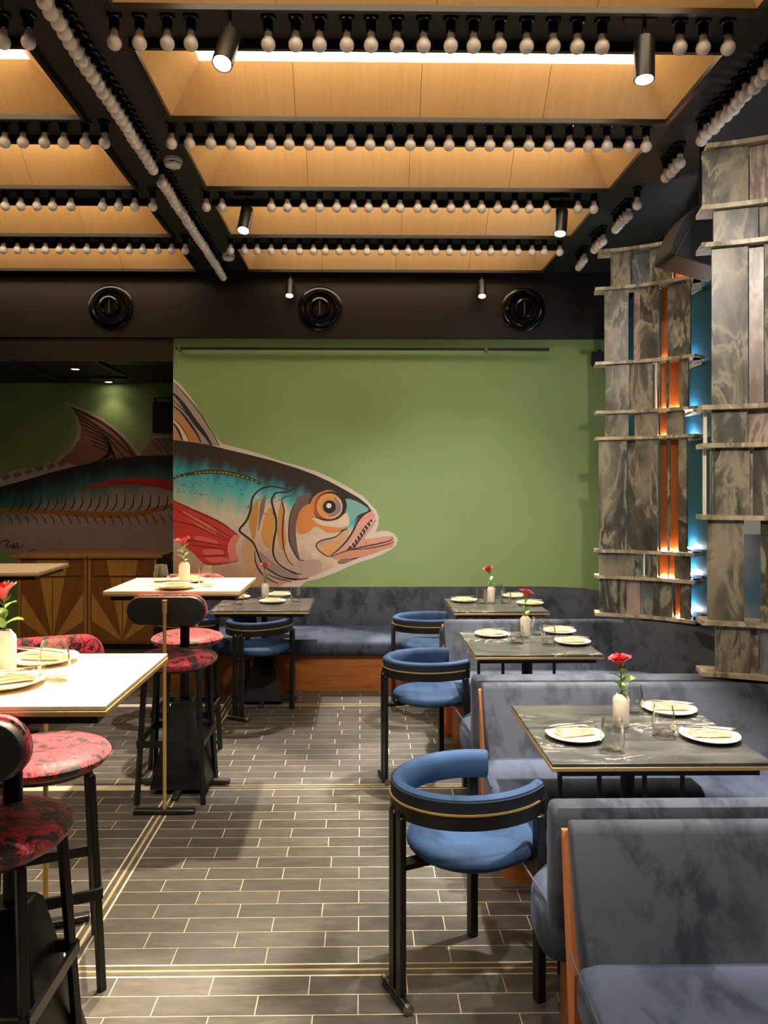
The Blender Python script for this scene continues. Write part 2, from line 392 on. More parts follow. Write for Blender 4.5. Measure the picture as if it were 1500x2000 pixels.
for ci, (xa, xb) in enumerate(((XA, XBm), (XLa, XLb))):
    for a, b in ys:
        if b < -.2: continue
        z0, z1 = ZC-.02, ZC+RI
        def lerp(p, q, t): return tuple(p[i]+(q[i]-p[i])*t for i in range(3))
        sides = [((xb,b,z0),(xa,b,z0),(xa+IN,b-IN,z1),(xb-IN,b-IN,z1),4), ((xa,a,z0),(xb,a,z0),(xb-IN,a+IN,z1),(xa+IN,a+IN,z1),4),
                 ((xa,b,z0),(xa,a,z0),(xa+IN,a+IN,z1),(xa+IN,b-IN,z1),1), ((xb,a,z0),(xb,b,z0),(xb-IN,b-IN,z1),(xb-IN,a+IN,z1),1)]
        for p0, p1, p2, p3, n in sides:
            W0, W1 = math.dist(p0, p1), math.dist(p3, p2); e = (W0-W1)/2
            for i in range(n):
                t0, t1 = i/n+(.0005 if i else 0), (i+1)/n-(.0005 if i < n-1 else 0)
                u0, u1 = (max(0, min(1, (t*W0-e)/W1)) for t in (t0, t1))
                obj('coffer_panel', quadpanel((lerp(p0,p1,t0), lerp(p0,p1,t1), lerp(p3,p2,u1), lerp(p3,p2,u0))), 'plywood', ceil, smooth=False)
        obj('light_panel', G().box((xa+IN-.01, a+IN-.01, z1+.002), (xb-IN+.01, b-IN+.01, z1+.012)), 'coffer_glow', ceil, smooth=False)
        fr = G(); t = .022
        fr.box((xa-t, a-t, ZC-.045), (xb+t, a, ZC)); fr.box((xa-t, b, ZC-.045), (xb+t, b+t, ZC))
        fr.box((xa-t, a, ZC-.045), (xa, b, ZC)); fr.box((xb, a, ZC-.045), (xb+t, b, ZC))
        obj('coffer_trim', fr, 'black_satin', ceil, smooth=False)

# ================================================================== MURAL (flat painted print, on the two wall faces)
CURVED = {'gill_band','cheek','cheek_light','cheek_shade','snout_teal','throat_shade','maxilla','maxilla_orange','fin_sheen','fin_root','eye_shade'}
def flat(name, pts, Y, lay, col, parent):
    if name in CURVED:
        q = list(pts[-2:])+list(pts)+list(pts[:2]); pts = smooth(q)[8:-5]
    P3 = [atY(x, y, Y) for x, y in pts]; yy = Y-.0006*lay
    bm = bmesh.new(); vs = [bm.verts.new((p[0], yy, p[2])) for p in P3]
    f = bm.faces.new(vs); f.normal_update()
    if f.normal.y > 0: f.normal_flip()
    bmesh.ops.triangulate(bm, faces=[f])
    me = bpy.data.meshes.new(name); bm.to_mesh(me); bm.free(); me.materials.append(paint(*col))
    o = bpy.data.objects.new(name, me); C.objects.link(o); o.parent = parent; return o
def ribbon(name, lines, Y, lay, col, parent):
    """brush lines: list of (points, width px) joined into one print layer"""
    g = G(); yy = Y-.0006*lay
    for pts, wd in lines:
        if len(pts) > 2: pts = smooth(pts)
        n = len(pts); L = []; Rr = []
        for i in range(n):
            a = pts[max(i-1,0)]; b = pts[min(i+1,n-1)]; d = Vector((b[0]-a[0], b[1]-a[1])); d = d.normalized() if d.length else Vector((1,0))
            t = i/(n-1); w_ = wd*(.45+.55*math.sin(math.pi*min(max(t,.02),.98)))/2
            L.append((pts[i][0]-d.y*w_, pts[i][1]+d.x*w_)); Rr.append((pts[i][0]+d.y*w_, pts[i][1]-d.x*w_))
        V = []
        for p in L+Rr:
            q = atY(p[0], p[1], Y); V.append((q[0], yy, q[2]))
        g.add(V, [(i, i+1, n+i+1, n+i) for i in range(n-1)])
    return obj(name, g, paint(*col), parent, smooth=False)
def smooth(pts, k=4):
    out = []; n = len(pts)
    for i in range(n-1):
        p0, p1, p2, p3 = pts[max(i-1,0)], pts[i], pts[i+1], pts[min(i+2,n-1)]
        for j in range(k):
            t = j/k
            out.append(tuple(.5*(2*p1[c]+(p2[c]-p0[c])*t+(2*p0[c]-5*p1[c]+4*p2[c]-p3[c])*t*t+(3*p1[c]-p0[c]-3*p2[c]+p3[c])*t**3) for c in (0,1)))
    out.append(pts[-1]); return out
def A_(L): return [(330+x/6, 720+y/6) for x, y in L]
def B_(L): return [(330+x/6, 930+y/6) for x, y in L]
def C_(L): return [(550+x*.16, 900+y*.16) for x, y in L]
def D_(L): return [(x*.23, 750+y*.23) for x, y in L]
YM = YB-.001
XE = 338.6
flat('fish_outline', [(XE,739),(351,749),(372,774),(392,806),(410,835),(422,852),(434,867),(462,874),(500,884),(550,901),(582,909),(614,919),(646,933),(678,950),(710,970),(724,985),(734,996),(740,1009),(739,1025),(733,1039),(747,1037),(760,1038),(771,1043),(777,1054),(774,1065),(764,1073),(748,1082),(726,1091),(702,1098),(678,1108),(654,1119),(627,1129),(598,1136),(585,1146),(560,1164),(XE,1164)], YM, 1, (214,202,196), wb)
TOP = [(338.6,859),(404,868),(440,877),(470,884),(530,899),(582,915),(614,927),(646,941.6),(678,959),(702,973),(718,986),(725,997),(731,1004),(733,1015)]
BOT = [(338.6,1163),(520,1163),(538,1150),(552,1141),(576,1133),(603,1128),(630,1118),(662,1103),(694,1094),(705,1089),(706.5,1060),(720,1040),(728,1028),(733,1018)]
def itp(L, x):
    for (x0,y0),(x1,y1) in zip(L, L[1:]):
        if x <= x1: return y0+(y1-y0)*(x-x0)/(x1-x0)
    return L[-1][1]
def crmp(stops, t):
    for (t0,c0),(t1,c1) in zip(stops, stops[1:]):
        if t <= t1:
            f = max(0,(t-t0)/(t1-t0)); return tuple(c0[i]+(c1[i]-c0[i])*f for i in range(3))
    return stops[-1][1]
def skin(name, xs, top, bot, cols, Y, lay, parent, NR=46):
    V = []; Fc = []; col = []
    for x in xs:
        t0, b0 = top(x), bot(x)
        for j in range(NR+1):
            y = t0+(b0-t0)*j/NR; p = atY(x, y, Y); V.append((p[0], Y-.0006*lay, p[2])); col.append(cols(x, y, y-t0))
    for i in range(len(xs)-1):
        for j in range(NR): a = i*(NR+1)+j; Fc.append((a, a+1, a+NR+2, a+NR+1))
    g = G(); g.V = V; g.F = Fc; o = obj(name, g, 'fish_skin', parent, smooth=False)
    ca_ = o.data.color_attributes.new('Col', 'FLOAT_COLOR', 'POINT')
    for i, c in enumerate(col): ca_.data[i].color = rgb(*[min(255, max(0, k)) for k in c])
    return o
body_r = [(0,(50,38,32)),(30,(54,46,42)),(42,(44,108,120)),(62,(66,172,188)),(84,(96,188,192)),(104,(160,196,184)),(128,(214,204,184)),(190,(212,186,166)),(250,(196,150,120)),(285,(206,138,70)),(320,(210,132,62))]
head_r = [(0,(44,34,28)),(32,(50,44,40)),(46,(48,120,132)),(66,(92,190,196)),(84,(224,206,184)),(150,(224,200,178)),(185,(200,168,150)),(230,(196,160,142)),(300,(200,165,150))]
def colr(x, y, t):
    wob = 5*math.sin(x*.13)+4*math.sin(x*.31+y*.1)
    a = crmp(body_r, max(0,t+wob)); 
    if x < 480: return a
    b = crmp(head_r, max(0,t+wob)); f = min(1,(x-480)/40); return tuple(a[i]+(b[i]-a[i])*f for i in range(3))
skin('fish_body', [338.6+(733-338.6)*i/80 for i in range(81)], lambda x: itp(TOP, x), lambda x: itp(BOT, x), colr, YM, 2, wb)
def fr(name, L, lay, col): return flat(name, L, YM, lay, col, wb)
def rr(name, L, lay, col): return ribbon(name, L, YM, lay, col, wb)
# dorsal fin
fr('fish_fin', A_([(52,160),(110,215),(230,350),(370,530),(450,660),(530,780),(590,905),(530,905),(445,885),(52,832)]), 3, (168,154,152))
fr('fin_stripe', A_([(52,470),(130,540),(230,660),(310,770),(350,865),(240,850),(190,740),(110,620),(52,560)]), 4, (196,136,86))
fr('fin_stripe', A_([(52,575),(110,640),(190,760),(235,852),(175,845),(110,720),(52,640)]), 4, (222,208,194))
fr('fin_stripe', A_([(52,690),(100,760),(140,840),(52,832)]), 4, (200,142,104))
rr('fin_lines', [(A_([(52,290),(130,375),(200,470),(280,590),(380,720),(440,800),(500,900)]), 9), (A_([(52,435),(150,520),(250,650),(330,770),(375,868)]), 4.5), (A_([(52,640),(110,720),(160,842)]), 4.5), (A_([(52,162),(110,215),(230,350),(370,530),(450,660),(530,780),(590,905)]), 2), (A_([(52,370),(110,430),(180,500),(215,550)]), 2), (A_([(52,590),(120,650),(190,750),(235,850)]), 2)], 5, (48,34,32))
rr('lateral_line', [(A_([(52,1290),(130,1255),(280,1228),(400,1212),(530,1207),(650,1217),(780,1242),(900,1275),(1000,1312),(1080,1350)]), 9)], 3, (60,62,44))
rr('lateral_line', [(A_([(x,y-2),(x+26,y+6)]), 4.6) for x, y in [(70,1275),(110,1258),(170,1248),(300,1226),(345,1220),(390,1214),(435,1211),(480,1210),(525,1210),(570,1212),(615,1216),(660,1221),(705,1230),(750,1240),(795,1250),(850,1265),(905,1282),(960,1302),(1010,1322)]], 4, (176,168,98))
sk = random.Random(3); marks = []
for i in range(46):
    x = sk.uniform(345, 545); y = itp(TOP, x)+sk.uniform(46, 108); a = sk.uniform(0, 6.3); l = sk.uniform(3, 7)
    marks.append(([(x,y),(x+l*math.cos(a)*.6+sk.uniform(-1,1), y+l*math.sin(a)*.6),(x+l*math.cos(a+.6), y+l*math.sin(a+.6))], 1.3))
rr('scale_marks', marks, 3, (38,92,104))
# pectoral fin
fr('pectoral_fin', B_([(52,285),(300,400),(500,490),(650,570),(760,660),(810,690),(740,740),(690,800),(700,900),(730,990),(560,1035),(400,1020),(280,900),(200,840),(52,720)]), 3, (206,58,50))
fr('fin_root', B_([(765,690),(830,700),(795,780),(785,880),(815,990),(725,990),(690,880),(700,780)]), 4, (226,134,118))
for L in ([(170,410),(300,450),(470,560),(560,650),(540,690),(420,640),(280,540),(180,450)], [(320,700),(450,720),(560,760),(560,790),(400,780),(310,740)], [(410,860),(600,860),(640,900),(600,930),(420,920)], [(430,960),(640,950),(720,985),(520,1010)]):
    fr('fin_sheen', B_(L), 4, (226,106,90))
rr('fin_rays', [(B_(L), 2) for L in ([(180,400),(420,530),(740,720)], [(52,370),(300,520),(720,760)], [(52,520),(350,600),(700,780)], [(100,740),(400,770),(690,830)], [(200,800),(450,830),(680,860)], [(330,935),(520,930),(690,925)], [(400,1020),(560,1035),(810,990)])]+[(B_([(52,285),(300,400),(500,490),(650,570),(810,690)]), 3)], 5, (110,24,26))
# gills and head
for L, c in (([(1040,280),(960,400),(935,540),(975,720),(1000,740),(1030,600),(1050,420)], (206,144,76)), ([(1130,220),(1080,290),(1060,420),(1045,660),(1075,540),(1115,400),(1140,240)], (140,108,108)),
        ([(1200,370),(1140,430),(1090,600),(1080,700),(1130,830),(1210,820),(1230,640),(1240,470)], (220,158,84)), ([(1330,270),(1290,380),(1275,560),(1270,720),(1320,870),(1370,800),(1360,600),(1345,420)], (214,150,78)),
        ([(1060,880),(1160,960),(1260,1040),(1400,1120),(1500,1150),(1500,1205),(1300,1160),(1150,1070),(1080,990)], (160,136,136)), ([(900,720),(980,800),(1010,900),(1020,1060),(960,1140),(880,1000),(850,850)], (208,166,124))):
    fr('gill_band', B_(L), 3, c)
rr('gill_lines', [(B_([(1480,140),(1420,160),(1300,135),(1190,120),(1080,150),(1000,220),(970,290),(960,380),(920,500),(870,570),(835,610),(830,645),(880,690),(950,740),(1000,800),(1040,900),(1080,1000),(1150,1080),(1320,1180),(1500,1215)]), 4.2), (B_([(1440,170),(1380,185),(1260,195),(1225,230),(1205,290),(1230,400),(1255,500),(1255,620),(1230,760),(1220,880),(1250,980),(1340,1070),(1500,1140)]), 4.2), (B_([(1440,230),(1345,250),(1325,290),(1350,400),(1335,540),(1330,700),(1350,860),(1400,990),(1465,1050)]), 2.6), (B_([(1005,880),(1020,1020),(1080,1130),(1180,1210),(1275,1255)]), 3), (B_([(1160,1150),(1280,1200),(1440,1235)]), 2), (C_([(0,1415),(120,1440),(240,1445),(330,1430)]), 2.4)], 6, (50,34,38))
fr('cheek_shade', C_([(340,400),(200,430),(160,520),(105,660),(88,860),(100,1000),(150,1110),(220,1210),(190,1050),(175,850),(195,700),(250,580),(350,520)]), 4, (118,94,88))
fr('cheek', C_([(340,520),(250,580),(200,680),(180,820),(210,890),(330,870),(420,800),(560,880),(700,870),(790,825),(640,810),(500,740),(420,680),(390,600),(360,540)]), 5, (222,144,74))
fr('cheek_light', C_([(380,700),(450,770),(560,800),(760,805),(830,760),(800,640),(740,660),(560,720)]), 6, (230,204,178))
fr('snout_teal', C_([(780,470),(780,600),(800,680),(860,740),(940,660),(1060,605),(1000,540),(880,480)]), 4, (120,176,174))
fr('throat_shade', C_([(680,1230),(820,1160),(1000,1090),(1040,1120),(900,1200),(740,1260)]), 4, (150,112,96))
fr('throat_shade', C_([(200,1250),(420,1200),(500,1280),(440,1370),(300,1400),(220,1330)]), 4, (186,160,150))
def disc(name, cx, cy, rx, ry, lay, col, n=28):
    fr(name, C_([(cx+rx*math.cos(2*math.pi*i/n), cy+ry*math.sin(2*math.pi*i/n)) for i in range(n)]), lay, col)
disc('eye_socket', 560, 545, 208, 190, 6, (214,140,84))
disc('eye_rim', 600, 545, 196, 172, 7, (36,26,24))
disc('eye_red', 560, 560, 160, 160, 8, (186,64,48))
disc('iris', 585, 555, 158, 158, 9, (226,160,88))
disc('eye_white', 625, 570, 118, 125, 10, (226,206,190))
disc('iris_inner', 590, 555, 112, 118, 11, (214,148,90))
fr('eye_shade', C_([(640,440),(720,520),(720,620),(640,680),(560,670),(650,620),(670,540)]), 12, (150,126,122))
disc('pupil', 585, 562, 80, 80, 13, (34,26,26)); disc('eye_glint', 578, 548, 31, 31, 14, (240,232,224))
fr('mouth_pink', C_([(1135,650),(1142,720),(1110,800),(1060,880),(1010,955),(1080,948),(1250,922),(1350,915),(1378,960),(1360,1020),(1250,1080),(1100,1140),(900,1200),(650,1205),(600,1165),(790,1095),(900,1000),(1050,760)]), 4, (216,156,140))
fr('lower_jaw', C_([(600,1165),(790,1110),(1000,1066),(1200,1035),(1376,990),(1355,1050),(1240,1085),(1100,1140),(850,1195),(650,1205)]), 5, (208,146,116))
fr('upper_lip', C_([(1095,612),(1000,660),(920,750),(860,880),(780,990),(610,1150),(780,1085),(860,985),(960,865),(1060,745),(1132,690),(1130,640)]), 6, (222,156,144))
fr('mouth_dark', C_([(1122,690),(1060,742),(960,880),(860,1010),(785,1092),(900,1056),(1000,910),(1090,775)]), 7, (84,44,44))
for i in range(9):
    t = i/8; x, y = 1110-t*260, 705+t*320
    fr('tooth', C_([(x-14,y-8),(x+12,y+2),(x+22,y+44)]), 8, (236,220,206))
rr('mouth_lines', [(C_([(1095,608),(1010,655),(930,740),(870,860),(790,980),(700,1075),(600,1160)]), 3.6), (C_([(600,1168),(790,1098),(1000,1048),(1200,1008),(1330,970),(1350,935)]), 2.4), (C_([(830,1088),(1050,1068),(1250,1030),(1376,985)]), 1.8), (C_([(1030,1030),(1036,995)]), 2), (C_([(1075,1024),(1085,1008)]), 2), (C_([(1205,1000),(1210,980)]), 1.6)], 9, (58,34,34))
fr('maxilla', C_([(800,825),(740,860),(650,930),(500,965),(430,1010),(430,1060),(490,1120),(560,1165),(600,1160),(690,1075),(780,970),(830,870)]), 5, (206,170,144))
fr('maxilla_orange', C_([(490,1090),(570,1160),(640,1100),(740,930),(600,1010)]), 6, (226,160,92))
rr('head_lines', [(C_([(800,825),(740,860),(650,930),(500,965),(430,1010),(430,1060),(490,1120),(560,1165),(600,1158)]), 2.2), (C_([(160,520),(105,660),(88,860),(100,1000),(150,1110),(210,1200),(275,1215)]), 2.4), (C_([(395,610),(440,690),(560,720),(680,705),(760,640)]), 2.6), (C_([(340,530),(360,460),(430,390),(540,355)]), 4), (C_([(700,860),(770,840),(805,823)]), 2), (C_([(0,1280),(60,1320),(160,1370),(245,1380)]), 2.2)], 15, (52,36,34))
# the part of the mural on the far wall
YW = YF-.001; XQ = 342
def fl(name, L, lay, col): return flat(name, L, YW, lay, col, wf)
fl('fish_outline', D_([(545,155),(600,170),(720,215),(850,280),(980,370),(1080,460),(1150,550),(1195,590),(1215,560),(1225,510),(1270,490),(1300,440),(1700,430),(1700,700),(600,760),(-300,960),(-300,850),(0,790),(100,740),(200,720),(280,710),(330,740),(380,680),(430,660),(470,665),(500,620),(600,530),(650,450),(660,370),(640,290),(600,210)]), 1, (190,178,176))
TOPL = [(-300,960),(0,872),(200,820),(450,745),(650,697),(900,647),(1150,612),(1480,590),(1750,590)]; BOTL = [(-300,1320),(0,1385),(70,1428),(140,1436),(1750,1440)]
lr = [(0,(44,34,34)),(14,(40,40,44)),(30,(40,92,98)),(48,(70,120,124)),(66,(150,154,150)),(90,(190,176,172)),(130,(176,150,158)),(160,(172,150,150)),(200,(180,160,156))]
skin('fish_body', [-69+(400+69)*i/60 for i in range(61)], lambda x: 750+.23*itp(TOPL, x/.23), lambda x: 750+.23*itp(BOTL, x/.23), lambda x, y, t: crmp(lr, max(0, t+4*math.sin(x*.09)+3*math.sin(x*.3))), YW, 2, wf)
fl('fish_fin', D_([(600,195),(720,235),(850,300),(980,395),(1080,490),(1160,590),(1170,612),(900,645),(650,695),(520,640),(620,560),(680,460),(690,380),(660,280)]), 3, (150,104,86))
fl('fish_fin', D_([(1240,520),(1300,460),(1700,450),(1700,600),(1190,610)]), 3, (150,128,112))
for k in range(6):
    x = 10+k*95; y = 800-k*24
    fl('finlet', D_([(x,y-10),(x+60,y-40),(x+80,y-5),(x+30,y+25)]), 3, (130,118,108))
fl('fish_stripe', D_([(650,890),(800,850),(950,815),(1150,795),(1300,800),(1700,860),(1700,960),(1350,880),(1150,855),(1000,855),(850,870)]), 3, (196,44,44))
ribbon('fish_lateral', [(D_([(-200,1070),(0,1075),(350,1080),(700,1105),(1000,1110),(1200,1100),(1350,1060),(1480,1030),(1700,960)]), 12)], YW, 3, (176,112,62), wf)
lines = []
for k in range(20):
    x = 60+k*72
    lines.append((D_([(x+70,960-(k>9)*20),(x+60,1030),(x+20,1080)]), 2.4)); lines.append((D_([(x,1110),(x+30,1150),(x+45,1190)]), 1.8))
for k in range(7):
    lines.append((D_([(640+k*25,250+k*45),(860+k*20,380+k*40),(1130-k*75,612+k*14)]), 3.2))
for k in range(4): lines.append((D_([(1280+k*55,470),(1380+k*55,590)]), 2.4))
lines.append((D_([(600,195),(850,320),(1020,450),(1140,612)]), 4))
ribbon('fish_lines', lines, YW, 4, (44,32,32), wf)
ribbon('signature', [(D_(L), 2) for L in ([(0,1365),(18,1335),(60,1330),(75,1345),(50,1375),(70,1392),(92,1360)], [(92,1360),(100,1392),(122,1352),(112,1398),(140,1368),(135,1405)], [(140,1368),(152,1350),(160,1402),(198,1362)], [(240,1420),(300,1400)], [(340,1420),(358,1415)])], YW, 5, (26,20,22), wf)

# rail and bulkhead fittings
rl = thing('hanging_rail', 'thin black rail along the top of the green mural wall', 'rail', (0, YB, atY(700,683,YB)[2]))
x0, x1 = atY(345,683,YB)[0], atY(1070,683,YB)[0]
obj('bar', G().box((x0,-.05,-.011), (x1,-.03,.011)), 'black_satin', rl)
for xx in (atY(352,678,YB)[0], atY(948,680,YB)[0]):
    obj('bracket', G().box((xx-.012,-.052,-.018), (xx+.012,0,.016)), 'silver_trim', rl)
for cx, cy, lab in ((217,600,'round black air nozzle on the bulkhead above the dark passage'), (625,603,'round black air nozzle on the bulkhead above the fish head'), (1022,605,'round black air nozzle on the bulkhead nearest the stone screens')):
    p = atY(cx, cy, YB-.05)
    t = thing('air_nozzle', lab, 'air vent', p, 0, 'air nozzles on the bulkhead')
    def ringY(prof, seg=32):
        g = G(); g.rings([[(r*math.cos(2*math.pi*j/seg), y, r*math.sin(2*math.pi*j/seg)) for j in range(seg)] for r, y in prof]); return g
    obj('flange', ringY([(.205,.0),(.205,-.012),(.19,-.02),(.165,-.02),(.165,0)]), 'black_gloss', t)
    obj('outer_ring', ringY([(.168,-.02),(.168,-.05),(.155,-.062),(.14,-.05),(.125,-.012),(.1,-.004)]), 'black_gloss', t)
    obj('ball', ringY([(.098,-.006),(.096,-.05),(.088,-.075),(.075,-.08),(.066,-.05),(.06,-.02),(.0005,-.016)]), 'black_gloss', t)
    obj('vane', G().box((-.004,-.06,-.062), (.004,-.018,.062)), 'silver_trim', t, smooth=False)
# passage: downlights, recessed frame, wall speaker
for xp, yp, lab in ((147,720,'small glowing downlight in the dark passage ceiling, nearer one'), (212,745,'small glowing downlight in the dark passage ceiling, farther one')):
    p = atZ(xp, yp, 2.828); t = thing('downlight', lab, 'downlight', p, 0, 'passage downlights')
    obj('rim', G().lathe([(.055,0),(.055,-.006),(.038,-.008),(.036,0)], seg=24), 'black_satin', t)
    obj('lens', G().lathe([(.036,-.003),(.036,-.006)], seg=24), 'downlight_glow', t)
    L = bpy.data.lights.new('downlight_lamp', 'SPOT'); L.energy = 3; L.spot_size = R(100); L.spot_blend = .8; L.color = (1,.75,.5); L.shadow_soft_size = .04
    lo = bpy.data.objects.new('downlight_lamp', L); C.objects.link(lo); lo.parent = t; lo.location = (0,0,-.02)
tr_ = thing('ceiling_track', 'thin black track bent across the dark passage ceiling', 'track', (0,0,2.83))
for a, b in (((20,700),(110,738)), ((110,738),(250,738)), ((188,706),(243,732))):
    p, q = atZ(*a, 2.82), atZ(*b, 2.82); obj('rail', G().bar((p[0],p[1],-.012), (q[0],q[1],-.012), .03, .02), 'black_metal', tr_)
p = atY(297, 775, YF-.2); q = atY(345, 845, YF-.2)
t = thing('loudspeaker', 'black box loudspeaker on the far passage wall above the fish back', 'loudspeaker', ((p[0]+q[0])/2, YF, q[2]))
hw = (q[0]-p[0])/2; hh = p[2]-q[2]
obj('cabinet', G().box((-hw,-.2,0), (hw,-.04,hh*.85)), 'black_metal', t, bev=.01)
obj('grille', G().box((-hw*.85,-.21,.03), (hw*.85,-.2,hh*.8)), 'black_satin', t)
obj('wall_bracket', G().box((-.05,-.04,.1), (.05,0,hh*.6)).box((-hw,-.12,hh*.85), (-hw+.02,-.1,hh)).box((-hw,-.12,hh*.98), (hw,-.1,hh)), 'black_metal', t)
p = atY(1162, 702, YB-.12)
t = thing('small_loudspeaker', 'small black loudspeaker on the green wall beside the stone screen', 'loudspeaker', (p[0]+.03, YB, p[2]))
obj('cabinet', G().prism([(-.09,-.2),(.06,-.22),(.08,-.08),(-.05,-.06)], -.06, .06), 'black_metal', t, bev=.008)
obj('arm', G().bar((0,-.12,.03), (.05,0,.1), .03, .03), 'black_metal', t)

# ================================================================== LIGHT BULBS
bulb0 = thing('light_bulb', 'bulb', 'light bulb', (0,0,ZC), 0, 'white festoon bulbs under the ceiling beams')
obj('socket', G().lathe([(.0335,0),(.0335,-.010),(.030,-.016),(.022,-.019),(.021,-.066),(.017,-.07)], seg=16), 'black_gloss', bulb0)
prof = [(.0145,-.066),(.0150,-.078),(.0190,-.090)]
for t_ in range(0, 9):
    a = R(48-t_*17.2); prof.append((.0315*math.cos(a), -.120+.0315*math.sin(a)))
prof = [(r, z) for r, z in prof if r > .001]+[(.0006,-.1515)]
obj('globe', G().lathe(prof, seg=16), 'bulb_white', bulb0)
pos = []
rowY = [3.287+.953*i for i in range(4)]; rn = ['nearest', 'second', 'third', 'farthest']
for r_, y in enumerate(rowY):
    xs = [-1.05+.1098*i+random.uniform(-.008,.008) for i in range(25)]
    n = 0
    for x in xs:
        if any(abs(x-sx) < .075 and abs(y-sy) < .1 for _, sx, sy, *_ in SPOTS): continue
        if x > 1.6 and r_ in (1, 3): continue
        n += 1; pos.append((x, y, 'white frosted bulb, %s from the left in the %s main cross row' % (ordinal(n), rn[r_])))
    n = 0; x = -1.41
    while px(x, y, 3.55)[0] > -12:
        n += 1
        if not (r_ == 2 and n == 5): pos.append((x+random.uniform(-.008,.008), y, 'white frosted bulb, %s from the lengthwise string in the %s left cross row' % (ordinal(n), rn[r_])))
        x -= .1098
n = 0; y = 6.92
while y > 2.95:
    n += 1
    if abs(y-4.68) > .05: pos.append((-1.24+random.uniform(-.004,.004), y, 'white frosted bulb, %s from the back in the long left lengthwise string' % ordinal(n)))
    y -= .0685
n = 0
for a, b in ((6.56,6.29), (6.08,5.83), (5.60,5.32), (5.12,5.11), (4.66,4.44), (4.16,3.30)):
    y = a
    while y > b:
        n += 1; pos.append((1.855+random.uniform(-.008,.008), y, 'white frosted bulb, %s from the back in the broken right lengthwise string' % ordinal(n))); y -= .0685
for i, (x, y, lab) in enumerate(pos):
    if i == 0: bulb0.location = (x, y, ZC); bulb0['label'] = lab
    else: dup(bulb0, (x, y, ZC), 0, lab)

# ================================================================== TRACK SPOTLIGHTS
for key, x, y, z, tgt, watts, cone, blend, col, lab in SPOTS:
    t = thing('track_spotlight', lab, 'spotlight', (x, y, ZC), 0, 'black cylinder track spotlights')
    d = (Vector(tgt)-Vector((x, y, z-.1))).normalized()
    d2 = Vector((d.x*.45, d.y*.45, d.z)).normalized() if key in 'gl' else d
    p = Vector((0, 0, z-ZC)); u = d.cross(Vector((0,1,0))).normalized(); v = d.cross(u)
    def tub(prof, seg=24):
        g = G(); g.rings([[tuple(p+d*s_+(u*math.cos(2*math.pi*j/seg)+v*math.sin(2*math.pi*j/seg))*r) for j in range(seg)] for r, s_ in prof][::-1]); return g
    big = .9 if key in 'ef' else 1
    obj('adapter', G().box((-.09,-.018,-.035), (.05,.018,0)), 'black_metal', t, bev=.004)
    obj('stem', G().tube([(0,0,-.03), tuple(p+Vector((0,0,.02)))], .008), 'black_metal', t)
    obj('housing', tub([(.030,-.02),(.043*big,-.015),(.043*big,.165*big),(.038*big,.166*big),(.036*big,.13*big),(.001,.128*big)]), 'black_satin', t)
    obj('lens', tub([(.035*big,.142*big),(.035*big,.146*big)]), 'lens_glow', t)
    L = bpy.data.lights.new('spot_lamp', 'SPOT'); L.energy = watts; L.spot_size = R(cone); L.spot_blend = blend; L.color = col; L.shadow_soft_size = .035
    lo = bpy.data.objects.new('spot_lamp', L); C.objects.link(lo); lo.parent = t
    lo.location = p+d*(.18*big); lo.rotation_euler = d.to_track_quat('-Z', 'Y').to_euler()
for cx, cy, lab in ((338,320,'white smoke detector on the black ceiling, the nearer one beside the second bulb row'), (446,503,'white smoke detector on the black ceiling, the farther one beside the last bulb row')):
    p = atZ(cx, cy, ZC-.03); t = thing('smoke_detector', lab, 'smoke detector', (p[0], p[1], ZC), 0, 'smoke detectors')
    obj('base', G().lathe([(.056,0),(.056,-.02),(.052,-.024)], seg=24), 'plastic_white', t)
    obj('sensor_ring', G().lathe([(.04,-.024),(.04,-.036)], seg=24), 'black_metal', t)
    obj('cap', G().lathe([(.05,-.034),(.046,-.046),(.03,-.054),(.001,-.056)], seg=24), 'plastic_white', t)
    for j in range(6):
        a = j*math.pi/3; obj('rib', G().cbox((.045*math.cos(a), .045*math.sin(a), -.029), (.014,.014,.012)), 'plastic_white', t)
# big tilted loudspeaker between the stone screens
c = (1.94, 4.45, 3.06)
t = thing('tilted_loudspeaker', 'large black wedge loudspeaker hung between the two stone screens under the ceiling', 'loudspeaker', (c[0], c[1], ZC))
def spk(pts, y0, y1, rot=R(-28)):
    g = G(); r0 = []; r1 = []
    for x, z in pts:
        X = x*math.cos(rot)-z*math.sin(rot); Z = x*math.sin(rot)+z*math.cos(rot)
        r0.append((X, y0, Z+c[2]-ZC)); r1.append((X, y1, Z+c[2]-ZC))
    g.rings([r0, r1]); return g
arc = [(-.12-.035*math.cos(R(a)), .155*math.sin(R(a))) for a in range(90,-91,-15)]
obj('cabinet', spk([(-.11,.155),(-.11,-.155),(.2,-.09),(.22,.09)][::-1], -.13, .13).V and spk([(-.11,-.155),(.2,-.09),(.22,.09),(-.11,.155)], -.13, .13), 'black_metal', t, bev=.008)
m = mat('grille_brown', rgb(20,18,15), .6); v = texco(m); bump(m, noise(m, v, 220, 2), .6, .004)
obj('grille', spk(arc+[(-.112,-.155),(-.112,.155)], -.128, .128), 'grille_brown', t)
obj('hanger', G().bar((.05,0,c[2]-ZC+.1), (.05,0,0), .04, .008), 'black_metal', t)

